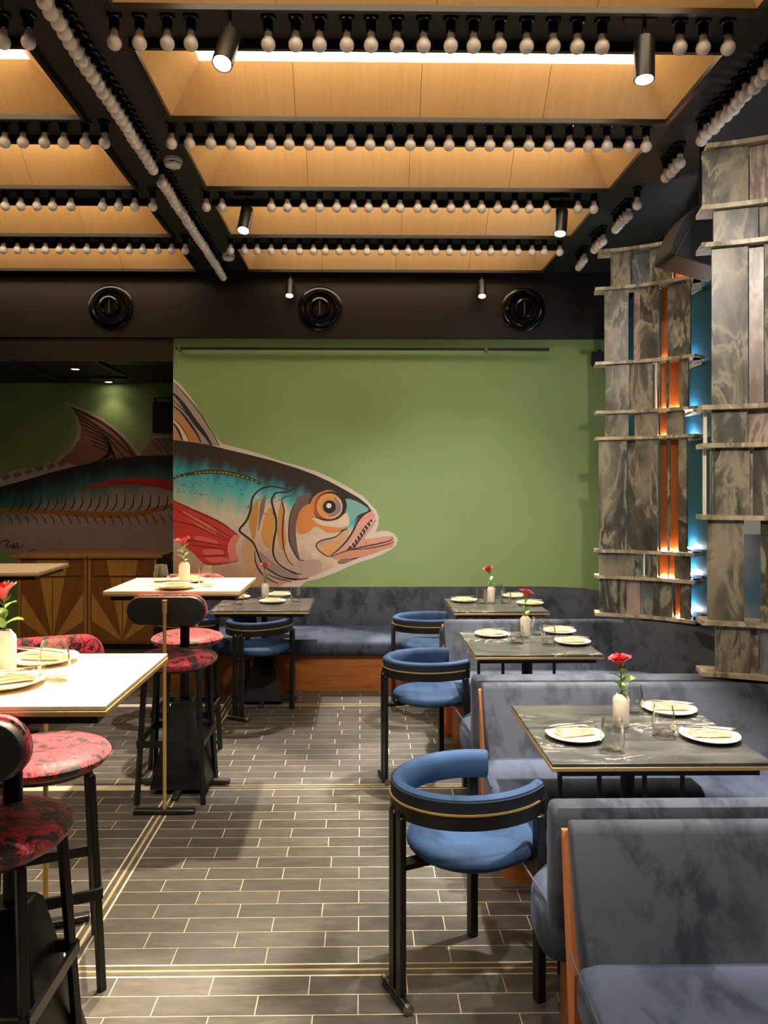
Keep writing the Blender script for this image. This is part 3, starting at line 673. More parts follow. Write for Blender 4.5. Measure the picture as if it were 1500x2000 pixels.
# ================================================================== STONE SCREENS ON THE RIGHT WALL
def tower(A, name, label, shelves, bays, coppers, cool_bays, xmax):
    d0 = A[1]; N = 60; L = .70; pts = [A]; th = []
    for i in range(N):
        a = R(12+40*i/N); th.append(a); pts.append((pts[-1][0]+L/N*math.cos(a), pts[-1][1]-L/N*math.sin(a)))
    th.append(th[-1]); pxs = [px(p[0], p[1], 1)[0] for p in pts]
    def at(x):
        for i in range(N):
            if x <= pxs[i+1]:
                f = (x-pxs[i])/(pxs[i+1]-pxs[i]); a, b = pts[i], pts[i+1]
                return (a[0]+(b[0]-a[0])*f, a[1]+(b[1]-a[1])*f), th[i]
        return pts[-1], th[-1]
    def off(x, n):
        (X, Y), a = at(x); return (X-math.sin(a)*n, Y-math.cos(a)*n)
    zs = [HC-(y-HY)*d0/F for y in shelves]
    t = thing(name, label, 'stone screen', (0, 0, 0))
    for i, z in enumerate(zs):
        wd0, wd1 = -.105, .045
        jit = random.uniform(-.012,.012); g = G()
        prof = [(-wd1, z-.012), (-wd1+.004, z+.010), (-wd0, z+.010), (-wd0, z-.012)]
        path = pts[0 if i else 2::4]+[pts[-1]]
        g.sweep([(n-.0, zz) for n, zz in [(-.045,z-.012),(.105,z-.012),(.105,z+.010),(-.045,z+.010)]], path)
        obj('shelf', g, 'stone_edge', t, smooth=False)
        e = pts[-1]
        obj('shelf_return', G().prism([(e[0]-.03,e[1]), (e[0]+.03,e[1]+.02), (XR-.01,e[1]+.28), (XR-.01,e[1]+.50), (e[0]+.12,e[1]+.50), (e[0]+.05,e[1]+.20)], z-.012, z+.010), 'stone_edge', t, smooth=False)
    for b, panels in enumerate(bays):
        zt, zb = zs[b]-.013, zs[b+1]+.011
        for xa, xb, rec, kind in panels:
            (xa2, xb2) = (xa+.3, xb-.3); n = .012-rec
            p0, p1 = off(xa2, n), off(xb2, n); q0, q1 = off(xa2, n-.016), off(xb2, n-.016)
            if kind == 'copper':
                p0, p1 = off(xa-3, -.075), off(xb+3, -.075); q0, q1 = off(xa-3, -.079), off(xb+3, -.079); m_ = 'copper'; nm = 'copper_panel'
            else:
                m_ = {'o':'stone_olive','p':'stone_pink','b':'stone_blue','c':'plastic_white'}[kind]; nm = 'stone_slab' if kind != 'c' else 'bracket'
            obj(nm, G().prism([p0, p1, q1, q0], zb, zt), m_, t, smooth=False)
            if kind == 'copper':
                a, b_ = off(xa, -.06), off(xb, -.06); a2, b2 = off(xa, -.068), off(xb, -.068)
                obj('led_strip', G().prism([a, b_, b2, a2], zb, zb+.006), 'led_warm', t, smooth=False)
        if b in cool_bays:
            e = pts[-1]
            obj('led_strip', G().box((XR-.035, e[1]+.40, zb), (XR-.025, e[1]+.49, zb+.006)), 'led_cool', t, smooth=False)
    return t
O, P_, Bl, Cu = 'o', 'p', 'b', 'copper'
tower((1.675,5.485), 'stone_screen', 'tall marble slab screen with glowing copper gaps, the far one by the green wall', [492,565,710,805.5,856.5,1075.5,1126,1199],
 [[(1192,1232,0,O),(1232,1270,.025,Bl),(1270,1315,0,O),(1315,1336,0,Cu),(1336,1352,0,O)],
  [(1180,1228,0,O),(1237,1250,.03,P_),(1250,1288,0,O),(1289,1303,0,Cu),(1303,1316,.02,Bl),(1316,1350,0,O)],
  [(1182,1230,0,O),(1230,1275,.006,O),(1277,1281,.03,'c'),(1284,1289,0,O),(1289,1302,0,Cu),(1302,1308,0,O),(1308,1328,0,Cu),(1328,1346,0,O)],
  [(1181,1228,0,O),(1239,1250,.02,P_),(1250,1286,0,O),(1287,1302,0,Cu),(1302,1336,.006,O)],
  [(1169,1225,0,O),(1225,1241,.03,O),(1241,1286,0,O),(1287,1304,0,Cu),(1304,1310,0,O),(1310,1326,0,Cu),(1326,1343,0,O)],
  [(1169,1240,0,O),(1240,1247,.01,O),(1248,1253,0,O),(1254,1258,.03,'c'),(1264,1285,0,O),(1286,1305,0,Cu),(1305,1308,0,O),(1308,1318,0,Cu),(1318,1349,0,O)],
  [(1170,1223,0,O),(1223,1250,.02,P_),(1250,1276,.02,Bl),(1276,1315,0,O),(1315,1329,0,Cu),(1329,1350,0,O)]], None, (0,1,2,3,4,5,6), 1360)
tower((1.655,3.73), 'stone_screen', 'tall marble slab screen at the right edge, the near one above the booths', [288,407,480,796,870,1010,1215,1315],
 [[(1371,1462,0,O),(1464,1560,.02,P_),(1562,1660,0,O)],
  [(1392,1481,0,O),(1483,1570,.01,O),(1580,1650,0,O)],
  [(1389,1461,0,O),(1463,1492,.02,P_),(1493,1590,0,O),(1600,1620,0,Cu),(1620,1670,0,O)],
  [(1376,1383,.035,'c'),(1389,1460,0,O),(1461,1540,.02,P_),(1545,1560,0,Cu),(1560,1650,0,O)],
  [(1375,1382,.035,'c'),(1386,1389,0,O),(1390,1393,0,O),(1395,1464,0,O),(1465,1471,.025,P_),(1472,1560,0,O),(1565,1590,0,Cu),(1592,1660,0,O)],
  [(1381,1453,0,O),(1485,1560,0,O),(1565,1585,0,Cu),(1590,1660,0,O)],
  [(1396,1466,0,O),(1466,1482,.025,P_),(1483,1540,.006,Bl),(1542,1650,0,O)]], None, (0,1,2,3,4,5,6), 1690)
p = atY(1466, 1032, 4.25)
t = thing('junction_box', 'small cream junction box on the blue wall seen through the near stone screen', 'junction box', (XR-.1, 4.25*XR/p[0]*.98, p[2]))
obj('case', G().box((-.04,-.06,-.055), (.1,.03,.055)), 'plastic_white', t, bev=.004)
struct('trim_ledge', G().box((2.14, Y0, 0), (XR, 6.2, .735)), 'dark_wall', smooth=False)

# ================================================================== BENCHES
def arcpts(c, r, a0, a1, n=8): return [(c[0]+r*math.cos(R(a0+(a1-a0)*i/n)), c[1]+r*math.sin(R(a0+(a1-a0)*i/n))) for i in range(n+1)]
def lean(z0, z1, f0, f1, th, r=.03):
    """back cushion profile; n grows away from the sitter"""
    return [(f0+.012, z0), (f0, z0+.03), (f0+(f1-f0)*.5-.006, (z0+z1)/2), (f1-.002, z1-r), (f1+r*.35, z1-r*.3), (f1+r, z1), (f1+th-r, z1), (f1+th-r*.3, z1-r*.3), (f1+th, z1-r), (f0+th, z0)]
def dense(path, step=.12):
    out = [path[0]]
    for a, b in zip(path, path[1:]):
        n = max(1, int(math.hypot(b[0]-a[0], b[1]-a[1])/step))
        for i in range(1, n+1): out.append((a[0]+(b[0]-a[0])*i/n, a[1]+(b[1]-a[1])*i/n))
    return out
XEc = 2.04
def booth(lab, near, rear, yend):
    """near: (seat front, base front, back bottom, back top, top z); rear: (pad front, pad back, seat end, top z)"""
    sf, bf, bb, bt, tz = near; pf, pb, se, rz = rear
    t = thing('booth_bench', lab, 'bench', (0,0,0), 0, 'blue-grey velvet booth benches')
    # near side: L shaped, running along the right wall toward the viewer
    path = dense([(.575, bb), (1.66, bb)])+arcpts((1.66, bb-.36), .36, 90, 0, 10)[1:]+dense([(2.02, bb-.36), (2.02, yend)])[1:]
    obj('back_cushion', G().sweep(lean(.40, tz, 0, bt-bb, .065, .022), path, .012), 'velvet_slate', t)
    so = rpoly([(.545, bb+.06, .09), (.515, sf, .10), (1.62, sf, .22), (1.62, yend, .09), (2.08, yend, .09), (2.08, bb+.06, .3)])
    obj('seat_cushion', G().cushion(so, .30, .445, .045), 'velvet_seat', t)
    bo = rpoly([(.60, bb+.08, .01), (.60, bf, .10), (1.70, bf, .2), (1.70, yend, .02), (2.10, yend, .02), (2.10, bb+.08, .2)])
    obj('base', G().prism(bo, 0, .31), 'bench_wood', t, smooth=False)
    # frame between the two backs
    obj('end_panel', G().sweep([(.068,.0),(.088,.0),(.084+(bt-bb),tz-.04),(.066+(bt-bb),tz-.04),(.067+(bt-bb)*.5,.56),(.068,.38)], dense([(.556, bb), (1.5, bb)])), 'frame_wood', t, smooth=False)
    obj('rear_pad', G().sweep([(pf, .36), (pf, rz-.035), (pf+.012, rz-.01), (pf+.035, rz), (pb-.035, rz), (pb-.012, rz-.01), (pb, rz-.035), (pb, .36)], dense([(.556, 0), (2.1, 0)]), .02), 'velvet_slate', t)
    so = rpoly([(.520, pb-.06, .09), (2.08, pb-.06, .09), (2.08, se, .1), (.50, se, .28)])
    obj('seat_cushion', G().cushion(so, .28, .455, .05), 'velvet_seat', t)
    bo = rpoly([(.60, pf, .01), (2.08, pf, .01), (2.08, se-.1, .02), (.60, se-.1, .16)])
    obj('base', G().prism(bo, 0, .31), 'bench_wood', t, smooth=False)
    g = G(); g.tube([(.53, sf+.06, .438), (.54, bb+.05, .446)], .0035, 6); obj('piping', g, 'velvet_slate', t)
    g = G(); g.tube([(.515, se-.05, .447), (.54, pb-.02, .455)], .0035, 6); obj('piping', g, 'velvet_slate', t)
    return t
booth('blue-grey velvet booth bench in the front right corner, cut by the picture edge', (1.45,1.56,1.93,2.05,.745), (2.14,2.23,2.54,.762), -.2)
booth('blue-grey velvet booth bench behind the front marble table', (3.05,3.20,3.42,3.57,.738), (3.66,3.79,4.22,.742), 2.66)
booth('blue-grey velvet booth bench behind the middle marble table', (4.72,4.86,5.08,5.24,.752), (5.24,5.30,5.62,.70), 4.26)
t = thing('long_bench', 'long blue-grey velvet bench with wooden base along the green wall', 'bench', (0,0,0))
XS = -1.66
path = dense([(XS, 6.88), (1.60, 6.88)], .2)+arcpts((1.60, 6.48), .40, 90, 0, 10)[1:]+dense([(2.0, 6.48), (2.0, 5.72)])[1:]
obj('back_cushion', G().sweep(lean(.38, .752, 0, .10, .10), path, .02), 'velvet_slate', t)
obj('seat_cushion', G().cushion(rpoly([(XS, 6.98, .09), (XS, 6.20, .09), (1.5, 6.20, .2), (1.5, 5.74, .09), (2.06, 5.74, .09), (2.06, 6.98, .3)]), .30, .425, .045), 'velvet_seat', t)
obj('base', G().prism(rpoly([(XS+.02, 7.10, .01), (XS+.02, 6.28, .03), (1.58, 6.28, .1), (1.58, 5.76, .02), (2.08, 5.76, .02), (2.08, 7.10, .2)]), 0, .31), 'bench_wood', t, smooth=False)
obj('ledge', G().box((XS, 7.09, .3), (2.1, 7.175, .725)), 'bench_wood', t, smooth=False)

# ================================================================== TABLES
def table(loc, rz, w_, d_, h, top, label, cat, group, name, rods=False):
    t = thing(name, label, cat, loc, rz, group)
    a, b = w_/2, d_/2
    obj('table_top', G().box((-a,-b,h-.012), (a,b,h)), top, t, bev=.002)
    obj('brass_edge', G().box((-a-.002,-b-.002,h-.026), (a+.002,b+.002,h-.0125)), 'brass_dull', t, bev=.002)
    obj('under_board', G().box((-a+.03,-b+.03,h-.052), (a-.03,b-.03,h-.0265)), 'black_metal', t, smooth=False)
    obj('top_plate', G().box((-.16,-.16,h-.060), (.16,.16,h-.0525)), 'black_metal', t, smooth=False)
    ph = .488 if h > 1 else .40
    obj('column', G().tube([(0,0,ph-.01), (0,0,h-.06)], .026, 16), 'black_metal', t)
    q, p = .155, .062
    obj('pyramid_base', G().rings([[(-q,-q,.03),(q,-q,.03),(q,q,.03),(-q,q,.03)], [(-p,-p,ph-.02),(p,-p,ph-.02),(p,p,ph-.02),(-p,p,ph-.02)], [(-p+.015,-p+.015,ph),(p-.015,-p+.015,ph),(p-.015,p-.015,ph),(-p+.015,p-.015,ph)]]), 'black_satin', t, bev=.004)
    for sx, sy in ((1,0),(-1,0),(0,1),(0,-1)):
        p0 = (sx*.1, sy*.1, .022); p1 = (sx*.25, sy*.25, .018)
        o = obj('foot', G().bar(p0, p1, .035, .022), 'black_metal', t, bev=.004)
        obj('glide', G().lathe([(.016,0),(.016,.010)], (sx*.235, sy*.235, 0), 12), 'steel', o)
    if rods:
        for x in (-.315, -.18, -.025, .105):
            obj('rod', G().tube([(x,-b+.10,0), (x,-b+.10,h-.053)], .0085, 8), 'black_metal', t)
    return t
TW, TD, TH = .73, .68, .75
gd = 'black marble dining tables'
TB = {'T1': (.99,2.845), 'T2': (.965,4.49), 'T3': (1.03,5.96), 'T4': (-.757,6.01), 'B1': (-.985,2.185), 'B2': (-.985,4.30)}
table((*TB['T1'],0), 0, TW, TD, TH, 'marble_black', 'large black marble table with brass edge in the right foreground', 'table', gd, 'dining_table', True)
table((*TB['T2'],0), 0, .70, TD, TH, 'marble_black', 'black marble table with brass edge in the middle of the right row', 'table', gd, 'dining_table', True)
table((*TB['T3'],0), 0, .70, TD, TH, 'marble_black', 'farthest black marble table of the right row, near the green wall', 'table', gd, 'dining_table', True)
table((*TB['T4'],0), 0, .73, .64, TH, 'marble_black', 'black marble table at the wall bench below the fish head', 'table', gd, 'dining_table')
BH = 1.12; gb = 'cream topped bar tables'
table((*TB['B1'],0), 0, .72, .60, BH, 'cream_top', 'nearest tall cream topped bar table at the left edge', 'bar table', gb, 'bar_table')
table((*TB['B2'],0), 0, .71, .60, BH, 'cream_top', 'tall cream topped bar table with black pyramid base beside the aisle', 'bar table', gb, 'bar_table')
table((-2.43,5.2,0), R(3), .71, .60, BH, 'cream_top', 'tall cream topped bar table far back at the left picture edge', 'bar table', gb, 'bar_table')

# ================================================================== CHAIRS
def make_chair(label):
    t = thing('dining_chair', label, 'chair', (0,0,0), 0, 'blue velvet C-back chairs')
    def arc(r, a0=50, a1=310, n=32): return [(r*1.02*math.cos(R(a0+(a1-a0)*i/n))-.008, r*.82*math.sin(R(a0+(a1-a0)*i/n))) for i in range(n+1)]
    # back cushion
    pr = [(-.012,.600),(-.019,.62),(-.019,.664),(-.013,.684),(.000,.694),(.014,.694),(.024,.687),(.0245,.681),(.013,.679),(.013,.606),(0,.597)]
    pr = [(-n, z) for n, z in pr][::-1]
    obj('back_cushion', G().sweep(pr, arc(.242), .012), 'velvet_blue', t)
    def band(r0, r1, z0, z1, a0=52, a1=308): return G().sweep([(-r1+.242,z0),(-r0+.242,z0),(-r0+.242,z1),(-r1+.242,z1)], arc(.242,a0,a1))
    obj('back_rail', band(.254,.276,.596,.640), 'black_satin', t)
    obj('back_shell', band(.256,.274,.647,.682,51,309), 'velvet_navy', t)
    obj('brass_trim', band(.267,.2775,.6405,.6465,60,300), 'brass', t)
    # seat
    seg = 36; rs = []
    def rr_(a): return .226+.022*math.cos(2*a)+.016*math.cos(a)+.010*math.cos(3*a)
    for s_, z in ((.76,.436),(.92,.444),(.985,.456),(1.0,.468),(.985,.481),(.94,.491),(.85,.499),(.7,.503),(.5,.500),(.3,.492),(.12,.487),(.01,.486)):
        rs.append([(.0+rr_(2*math.pi*j/seg)*s_*math.cos(2*math.pi*j/seg), rr_(2*math.pi*j/seg)*s_*math.sin(2*math.pi*j/seg), z) for j in range(seg)])
    obj('seat', G().rings(rs), 'velvet_blue', t)
    for s_ in (1, -1):
        x, y = .128, s_*.200
        obj('leg', G().bar((x, y, 0), (x, y, .60), .032, .032), 'black_satin', t, bev=.004)
        obj('seat_support', G().bar((x, y, .44), (x*.5, y*.5, .44), .022, .016), 'black_satin', t)
    for s_ in (1, -1):
        o = obj('rear_leg', G().bar((-.283, s_*.026, .008), (-.283, s_*.026, .60), .022, .034).bar((-.283, s_*.026, .595), (-.262, s_*.026, .632), .022, .03), 'black_satin', t, bev=.003)
        obj('brass_pin', G().bar((-.287, s_*.014, .598), (-.270, s_*.014, .628), .006, .012), 'brass', o)
    obj('seat_support', G().bar((-.283, 0, .43), (-.12, 0, .43), .05, .018), 'black_satin', t)
    f = obj('foot_bar', G().tube([(-.286,-.075,.016), (-.286,.075,.016)], .015, 12), 'black_satin', t)
    for s_ in (1,-1): obj('foot_cap', G().tube([(-.286,s_*.075,.016), (-.286,s_*.092,.016)], .0155, 12), 'silver_trim', f)
    return t
ch = make_chair('blue velvet chair with curved brass-trimmed back in the foreground')
ch.location = (.375, 2.60, 0); ch.rotation_euler = (0,0,R(24))
dup(ch, (.405, 4.42, 0), R(14), 'blue velvet chair with curved back at the middle marble table')
dup(ch, (.52, 5.80, 0), R(6), 'farthest blue velvet chair of the right row, partly behind another chair')
dup(ch, (-.755, 5.74, 0), R(64), 'blue velvet chair seen from behind at the table below the fish')
dup(ch, (-1.27, 5.84, 0), R(20), 'half hidden blue velvet chair behind the red bar stools')

def make_stool(label):
    t = thing('bar_stool', label, 'bar stool', (0,0,0), 0, 'red floral bar stools')
    obj('seat', G().lathe([(.165,.697),(.198,.708),(.214,.724),(.216,.736),(.206,.750),(.168,.765),(.1,.772),(.01,.774)], (0,-.02,0), 40), 'floral', t)
    obj('seat_plate', G().lathe([(.16,.684),(.165,.697)], (0,-.02,0), 32), 'black_metal', t)
    for sx in (1,-1):
        for sy in (1,-1):
            obj('leg', G().bar((sx*.172, sy*.175-.0, 0), (sx*.140, sy*.130-.01, .695), .024, .024), 'black_satin', t, bev=.003)
    for a, b in (((-.17,.17),(.17,.17)), ((-.17,-.17),(.17,-.17)), ((-.17,-.17),(-.17,.17)), ((.17,-.17),(.17,.17))):
        obj('footrest', G().bar((*a,.315), (*b,.315), .012, .035), 'black_satin', t)
    def pill(hw, hh, y0, y1, r=.014):
        out = [(hw-hh+hh*math.cos(R(a)), hh*math.sin(R(a))) for a in range(-90,91,15)]+[(-(hw-hh)+hh*math.cos(R(a)), hh*math.sin(R(a))) for a in range(90,271,15)]
        g = G(); rs = []
        for y, s_ in ((y0,-r),(y0+(y1-y0)*.25,0),(y1-(y1-y0)*.3,0),(y1-(y1-y0)*.08,-r*.7),(y1,-r*2.2)):
            rs.append([(x*(1+s_/hw), y, 1.027+z*(1+s_/hh)) for x, z in out])
        g.rings(rs[::-1]); return g
    obj('back_pad', pill(.205,.078,-.245,-.205), 'floral', t)
    obj('back_shell', pill(.200,.073,-.235,-.268,.006), 'black_metal', t)
    obj('brass_rod', G().tube([(0,-.283,.02), (0,-.283,1.06)], .0095, 10), 'brass', t)
    obj('rod_clamp', G().tube([(0,-.283,1.02), (0,-.283,1.085)], .013, 10), 'brass', t)
    f = obj('foot_bar', G().box((-.155,-.305,.004), (.155,-.262,.026)), 'black_satin', t, bev=.006)
    for s_ in (1,-1): obj('glide', G().lathe([(.014,0),(.014,.006)], (s_*.135,-.283,0), 12), 'steel', f)
    return t
st = make_stool('red floral bar stool with black back at the left edge, nearest the viewer')
st.location = (-1.0, 2.09, 0)
dup(st, (-1.08, 2.64, 0), R(202), 'red floral bar stool on the far side of the nearest bar table')
dup(st, (-1.0, 4.20, 0), R(0), 'red floral bar stool with black pill back and brass rod beside the aisle')
dup(st, (-1.07, 4.72, 0), R(180), 'red floral bar stool half hidden behind the second bar table')

# ================================================================== TABLEWARE
def placement(tb, xp, yp):
    h = BH if tb[0] == 'B' else TH
    p = atZ(xp, yp, h); return (p[0], p[1], h)
DESC = {'T1':'the front marble table', 'T2':'the middle marble table', 'T3':'the far right marble table', 'T4':'the marble table below the fish', 'B1':'the nearest cream bar table', 'B2':'the aisle-side cream bar table'}
pl0 = None
plate_g = G().lathe([(.05,0),(.052,.004),(.075,.006),(.098,.014),(.104,.018),(.103,.0205),(.094,.0175),(.072,.0105),(.05,.009),(.001,.009)], seg=40)
def napkin_g():
    g = G()
    for z, sx, sy, o in ((.010,.135,.068,0), (.017,.128,.064,.004), (.024,.110,.056,-.006)):
        n = 8; V = []
        for k in (0, 1):
            for i in range(n+1):
                for j in (0, 1):
                    x = (i/n-.5)*sx+o; y = (j-.5)*sy; V.append((x, y, z+.0065*k+.0012*math.sin(i*.9+z*200)-(.002 if i in (0,n) else 0)))
        Fc = []
        m_ = 2*(n+1)
        for i in range(n):
            a = 2*i; Fc += [(a, a+1, a+3, a+2), (m_+a, m_+a+2, m_+a+3, m_+a+1), (a, a+2, m_+a+2, m_+a), (a+1, m_+a+1, m_+a+3, a+3)]
        Fc += [(0, m_, m_+1, 1), (2*n, 2*n+1, m_+2*n+1, m_+2*n)]
        g.add(V, Fc)
    return g
def fork_g():
    g = G(); z = .042
    g.bar((-.10,0,z-.004), (.02,0,z), .008, .003).bar((.02,0,z), (.045,0,z-.001), .016, .003)
    for y in (-.0085,-.003,.003,.0085): g.bar((.045,y,z-.001), (.088,y,z+.001), .003, .002)
    return g
def knife_g():
    g = G(); z = .041
    g.bar((-.105,0,z-.003), (-.01,0,z), .011, .006); g.add([(-.01,-.006,z),(.085,-.008,z),(.105,.002,z),(.085,.006,z),(-.01,.006,z),(-.01,-.006,z+.0015),(.085,-.008,z+.0015),(.105,.002,z+.0015),(.085,.006,z+.0015),(-.01,.006,z+.0015)], [(4,3,2,1,0),(5,6,7,8,9),(0,1,6,5),(1,2,7,6),(2,3,8,7),(3,4,9,8),(4,0,5,9)])
    return g
glass_g = G().lathe([(.028,.0),(.034,.004),(.041,.024),(.0425,.044),(.039,.075),(.033,.112),(.0318,.112),(.0378,.075),(.0412,.044),(.0398,.026),(.032,.012),(.001,.010)], seg=32)
def shared(name, g, m_):
    me = bpy.data.meshes.new(name); me.from_pydata(g.V, [], g.F); me.update(); me.shade_smooth(); me.set_sharp_from_angle(angle=R(50)); me.materials.append(M[m_]); return me
ME = {'plate': shared('plate', plate_g, 'plate_white'), 'napkin': shared('napkin', napkin_g(), 'napkin'), 'fork': shared('fork', fork_g(), 'steel'), 'knife': shared('knife', knife_g(), 'steel'), 'drinking_glass': shared('drinking_glass', glass_g, 'glass')}
def put(name, loc, rz, label, cat, group):
    o = bpy.data.objects.new(name, ME[name]); C.objects.link(o); o.location = loc; o.rotation_euler = (0,0,rz); return tag(o, label, cat, group)
PLATES = [('T1',1122,1441,'left side',R(10)), ('T1',1308,1390,'far side',R(-10)), ('T1',1386,1443,'right front corner',R(-6)),
  ('T2',960,1242,'left side',R(8)), ('T2',1092,1236,'far side',R(-8)), ('T2',1118,1257,'right front corner',R(-4)),
  ('T3',906,1175,'left side',R(8)), ('T3',1005,1167,'far side',R(-8)), ('T3',1035,1181,'right front corner',R(-4)),
  ('T4',464,1169,'left end',R(12)), ('T4',545,1164,'far side',R(-8)), ('T4',532,1177,'near side',R(4)),
  ('B2',365,1137,'far side',R(-10)), ('B2',343,1150,'near side',R(6)), ('B1',84,1294,'far side',R(-12)), ('B1',8,1340,'near left corner',R(20))]
for tb, xp, yp, side, rz in PLATES:
    p = placement(tb, xp, yp); d = DESC[tb]
    put('plate', p, rz, 'cream plate at the %s of %s' % (side, d), 'plate', 'cream plates')
    put('napkin', (p[0]+.005, p[1]+.012, p[2]+.004), rz+R(4), 'folded cream napkin on the %s plate of %s' % (side.split()[0], d), 'napkin', 'folded napkins')
    put('fork', (p[0]-.01, p[1]-.012, p[2]), rz+R(170 if side.startswith(('right','far')) else -8), 'silver fork lying on the %s plate of %s' % (side.split()[0], d), 'fork', 'forks on plates')
    put('knife', (p[0]-.01, p[1]+.016, p[2]), rz+R(176 if side.startswith(('right','far')) else 4), 'silver knife lying on the %s plate of %s' % (side.split()[0], d), 'knife', 'knives on plates')
for tb, xp, yp, side in [('T1',1196,1466,'in front of the vase'), ('T1',1296,1437,'right of the vase'), ('T1',1236,1392,'behind the vase'),
   ('T2',1010,1256,'left of the vase'), ('T2',1072,1259,'right of the vase'), ('T2',1050,1240,'behind the vase'),
   ('T3',940,1178,'left of the vase'), ('T3',988,1178,'right of the vase'), ('T3',973,1168,'behind the vase'),
   ('T4',466,1180,'at the left end'), ('T4',577,1175,'at the right end'), ('B2',314,1142,'left of the vase'), ('B2',402,1146,'right of the vase'), ('B1',106,1330,'beside the vase')]:
    put('drinking_glass', placement(tb, xp, yp), 0, 'clear stemless glass %s on %s' % (side, DESC[tb]), 'glass', 'stemless drinking glasses')
vase_g = G().lathe([(.026,0),(.030,.004),(.0305,.10),(.028,.110),(.0185,.120),(.017,.124),(.0145,.124),(.0155,.118),(.02,.10),(.02,.02),(.001,.018)], seg=28)
ME['flower_vase'] = shared('flower_vase', vase_g, 'ceramic')
# rose
def petal(r0, r1, z0, z1, a, wd, curl):
    V = []; n, k = 5, 4
    for i in range(n):
        s_ = i/(n-1); r = r0+(r1-r0)*s_+curl*max(0,s_-.6)*.06; z = z0+(z1-z0)*s_-curl*max(0,s_-.7)*.03
        ww = wd*math.sin(math.pi*(.25+.55*s_))
        for j in range(k+1):
            b = a+(j/k-.5)*ww; rj = r*(1-.06*math.cos((j/k-.5)*math.pi)*0); V.append((rj*math.cos(b), rj*math.sin(b), z-.006*s_*abs(j/k-.5)*2))
    F_ = [(i*(k+1)+j, i*(k+1)+j+1, (i+1)*(k+1)+j+1, (i+1)*(k+1)+j) for i in range(n-1) for j in range(k)]
    return V, F_
bl = G(); rd = random.Random(11)
for lay, (n, r1, zt, cu) in enumerate(((3,.008,.050,0), (4,.014,.053,.0), (5,.021,.053,.1), (6,.027,.052,.25), (7,.031,.048,.5))):
    for i in range(n):
        V, F_ = petal(.004, r1, 0, zt+rd.uniform(-.003,.003), 2*math.pi*i/n+lay*.7+rd.uniform(-.15,.15), 2*math.pi/n*1.5, cu)
        bl.add(V, F_)
leafV = []
LG = G(); n = 7; V = []
for i in range(n):
    s_ = i/(n-1); ww = .016*math.sin(math.pi*min(.98,max(.03,s_**.8))); z = .010*math.sin(s_*2.4)
    V += [(s_*.052, -ww, z+.004), (s_*.052, 0, z), (s_*.052, ww, z+.004)]
LG.add(V, [(3*i+j, 3*i+3+j, 3*i+4+j, 3*i+1+j) for i in range(n-1) for j in (0,1)])
me_leaf = shared('leaf', LG, 'leaf_green'); me_bloom = shared('bloom', bl, 'rose_red')
sep = G()
for i in range(5):
    a = i*2*math.pi/5; sep.add([(.004*math.cos(a-.6), .004*math.sin(a-.6), 0), (.004*math.cos(a+.6), .004*math.sin(a+.6), 0), (.017*math.cos(a), .017*math.sin(a), .008), (.02*math.cos(a), .02*math.sin(a), .022)], [(0,1,2),(0,2,3)])
me_sep = shared('sepal', sep, 'stem_green')
ROSES = [('T1',1213,1418,.155,0,0,0), ('T2',1026,1242,.170,-.004,0,1), ('T3',959,1176,.168,-.014,.004,2), ('T4',518,1168,.175,-.003,0,3), ('B2',360,1141,.150,-.008,0,4), ('B1',10,1315,.145,.004,0,5)]
for tb, xp, yp, hb, dx, dy, seed in ROSES:
    p = placement(tb, xp, yp); rd = random.Random(seed)
    put('flower_vase', p, 0, 'white ceramic bud vase on %s' % DESC[tb], 'vase', 'white bud vases')
    t = thing('red_rose', 'single red rose with leaves standing in the vase on %s' % DESC[tb], 'flower', (p[0], p[1], p[2]+.03), rd.uniform(0,6.2), 'red roses in bud vases')
    top = Vector((dx, dy, hb+.035))
    obj('stem', G().tube([(0,0,-.005), (dx*.3,dy*.3,.09), (dx*.8,dy*.8,.13), tuple(top)], .0026, 6), 'stem_green', t)
    o = bpy.data.objects.new('bloom', me_bloom); C.objects.link(o); o.parent = t; o.location = top; o.rotation_euler = (rd.uniform(-.25,.25), rd.uniform(-.25,.25), 0)
    if tb == 'B1': o.scale = (1.0,1.0,1.0)
    o2 = bpy.data.objects.new('sepals', me_sep); C.objects.link(o2); o2.parent = t; o2.location = top+Vector((0,0,-.004))
    for i in range(6):
        z = .085+.014*i; f = min(1,(z-.03)/(hb)); a = i*2.4+rd.uniform(-.4,.4)
        l = bpy.data.objects.new('leaf', me_leaf); C.objects.link(l); l.parent = t
        l.location = (dx*f, dy*f, z+.01); s_ = rd.uniform(.75,1.15); l.scale = (s_,s_,s_); l.rotation_euler = (rd.uniform(-.5,.5), rd.uniform(-.75,-.05), a)

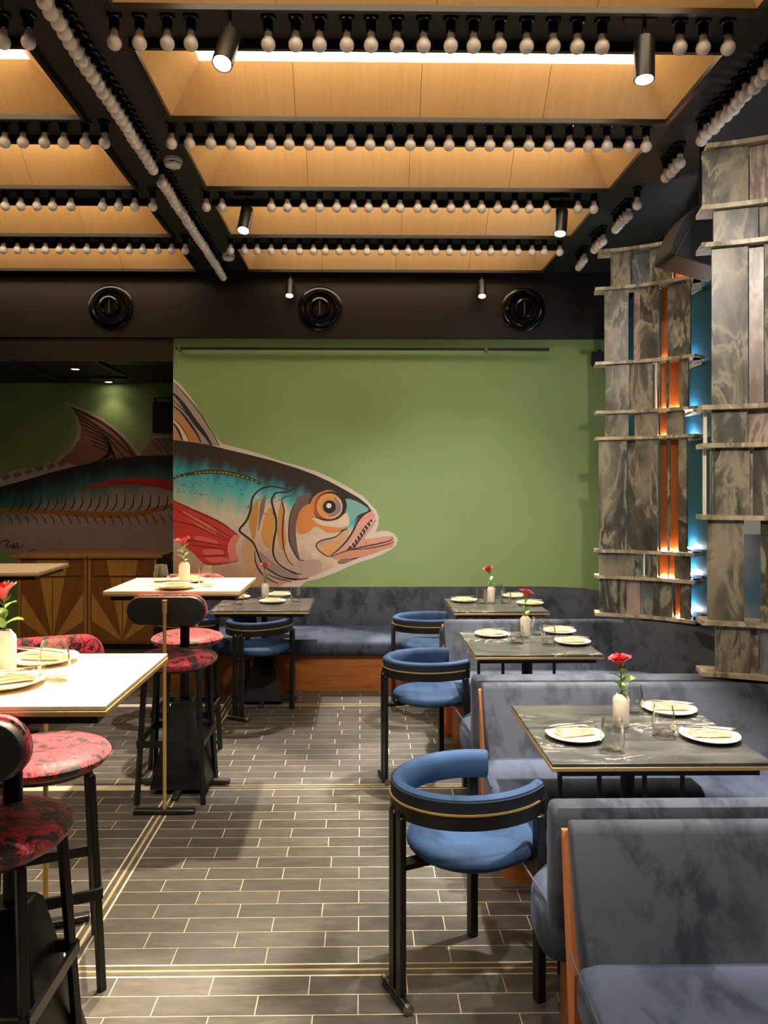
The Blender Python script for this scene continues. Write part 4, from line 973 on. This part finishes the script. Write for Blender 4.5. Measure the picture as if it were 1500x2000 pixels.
# ================================================================== SIDEBOARD
def clip(poly, x0, x1, z0, z1):
    def cut(P, f, ip):
        out = []
        for i in range(len(P)):
            a, b = P[i-1], P[i]; fa, fb = f(a), f(b)
            if (fa < 0) != (fb < 0): t = fa/(fa-fb); out.append((a[0]+(b[0]-a[0])*t, a[1]+(b[1]-a[1])*t))
            if fb >= 0: out.append(b)
        return out
    for f in (lambda p: p[0]-x0, lambda p: x1-p[0], lambda p: p[1]-z0, lambda p: z1-p[1]):
        if poly: poly = cut(poly, f, 0)
    return poly
YC = 7.9
ZTOP = atY(100, 1084, YC)[2]
for xa, xb, lab in ((35,170,'wooden sideboard with sunburst inlay at the left of the dark passage'), (172,306,'wooden sideboard with sunburst inlay beside the green wall end')):
    X0, X1 = atY(xa,1100,YC)[0], atY(xb,1100,YC)[0]; cx = (X0+X1)/2; hw = (X1-X0)/2
    t = thing('sideboard', lab, 'sideboard', (cx, YC, 0), 0, 'sunburst sideboards')
    obj('body', G().box((-hw+.004,.012,.06), (hw-.004,.58,ZTOP-.035)), 'cabinet_wood', t, smooth=False)
    obj('plinth', G().box((-hw+.03,.05,0), (hw-.03,.55,.06)), 'black_metal', t, smooth=False)
    obj('top', G().box((-hw-(.06 if xa == 35 else 0),-.02,ZTOP-.035), (hw+(.06 if xa > 35 else 0),.6,ZTOP)), 'cabinet_wood', t, bev=.004)
    fw = .03
    for nm, x0, x1, z0, z1 in (('stile',-hw,-hw+fw,.06,ZTOP-.035), ('stile',hw-fw,hw,.06,ZTOP-.035)):
        obj(nm, G().box((x0,-.004,z0), (x1,.012,z1)), 'cabinet_wood', t, smooth=False)
    zd = ZTOP-.035-.20
    for nm, x0, x1, z0, z1 in (('drawer',-hw+fw+.004,hw-fw-.004,zd+.02,ZTOP-.05), ('door',-hw+fw+.004,-.003,.075,zd), ('door',.003,hw-fw-.004,.075,zd)):
        o = obj(nm, G().box((x0,0,z0), (x1,.012,z1)), 'ray_dark', t, smooth=False)
        for a0, a1, m_ in ((-11,11,'ray_light'), (-32,-11,'ray_dark'), (11,32,'ray_dark'), (-56,-32,'ray_light'), (32,56,'ray_light'), (-90,-56,'ray_dark'), (56,90,'ray_dark')):
            P = [(0,.09)]
            for k in range(5):
                a = R(a0+(a1-a0)*k/4); P.append((3*math.sin(a), .09+3*math.cos(a)))
            c_ = clip(P, x0+.002, x1-.002, z0+.002, z1-.002)
            if len(c_) < 3: continue
            g = G(); g.rings([[(x,-.003,z) for x, z in c_], [(x,.001,z) for x, z in c_]]); obj('inlay', g, m_, o, smooth=False)
print('objects', len(bpy.data.objects))
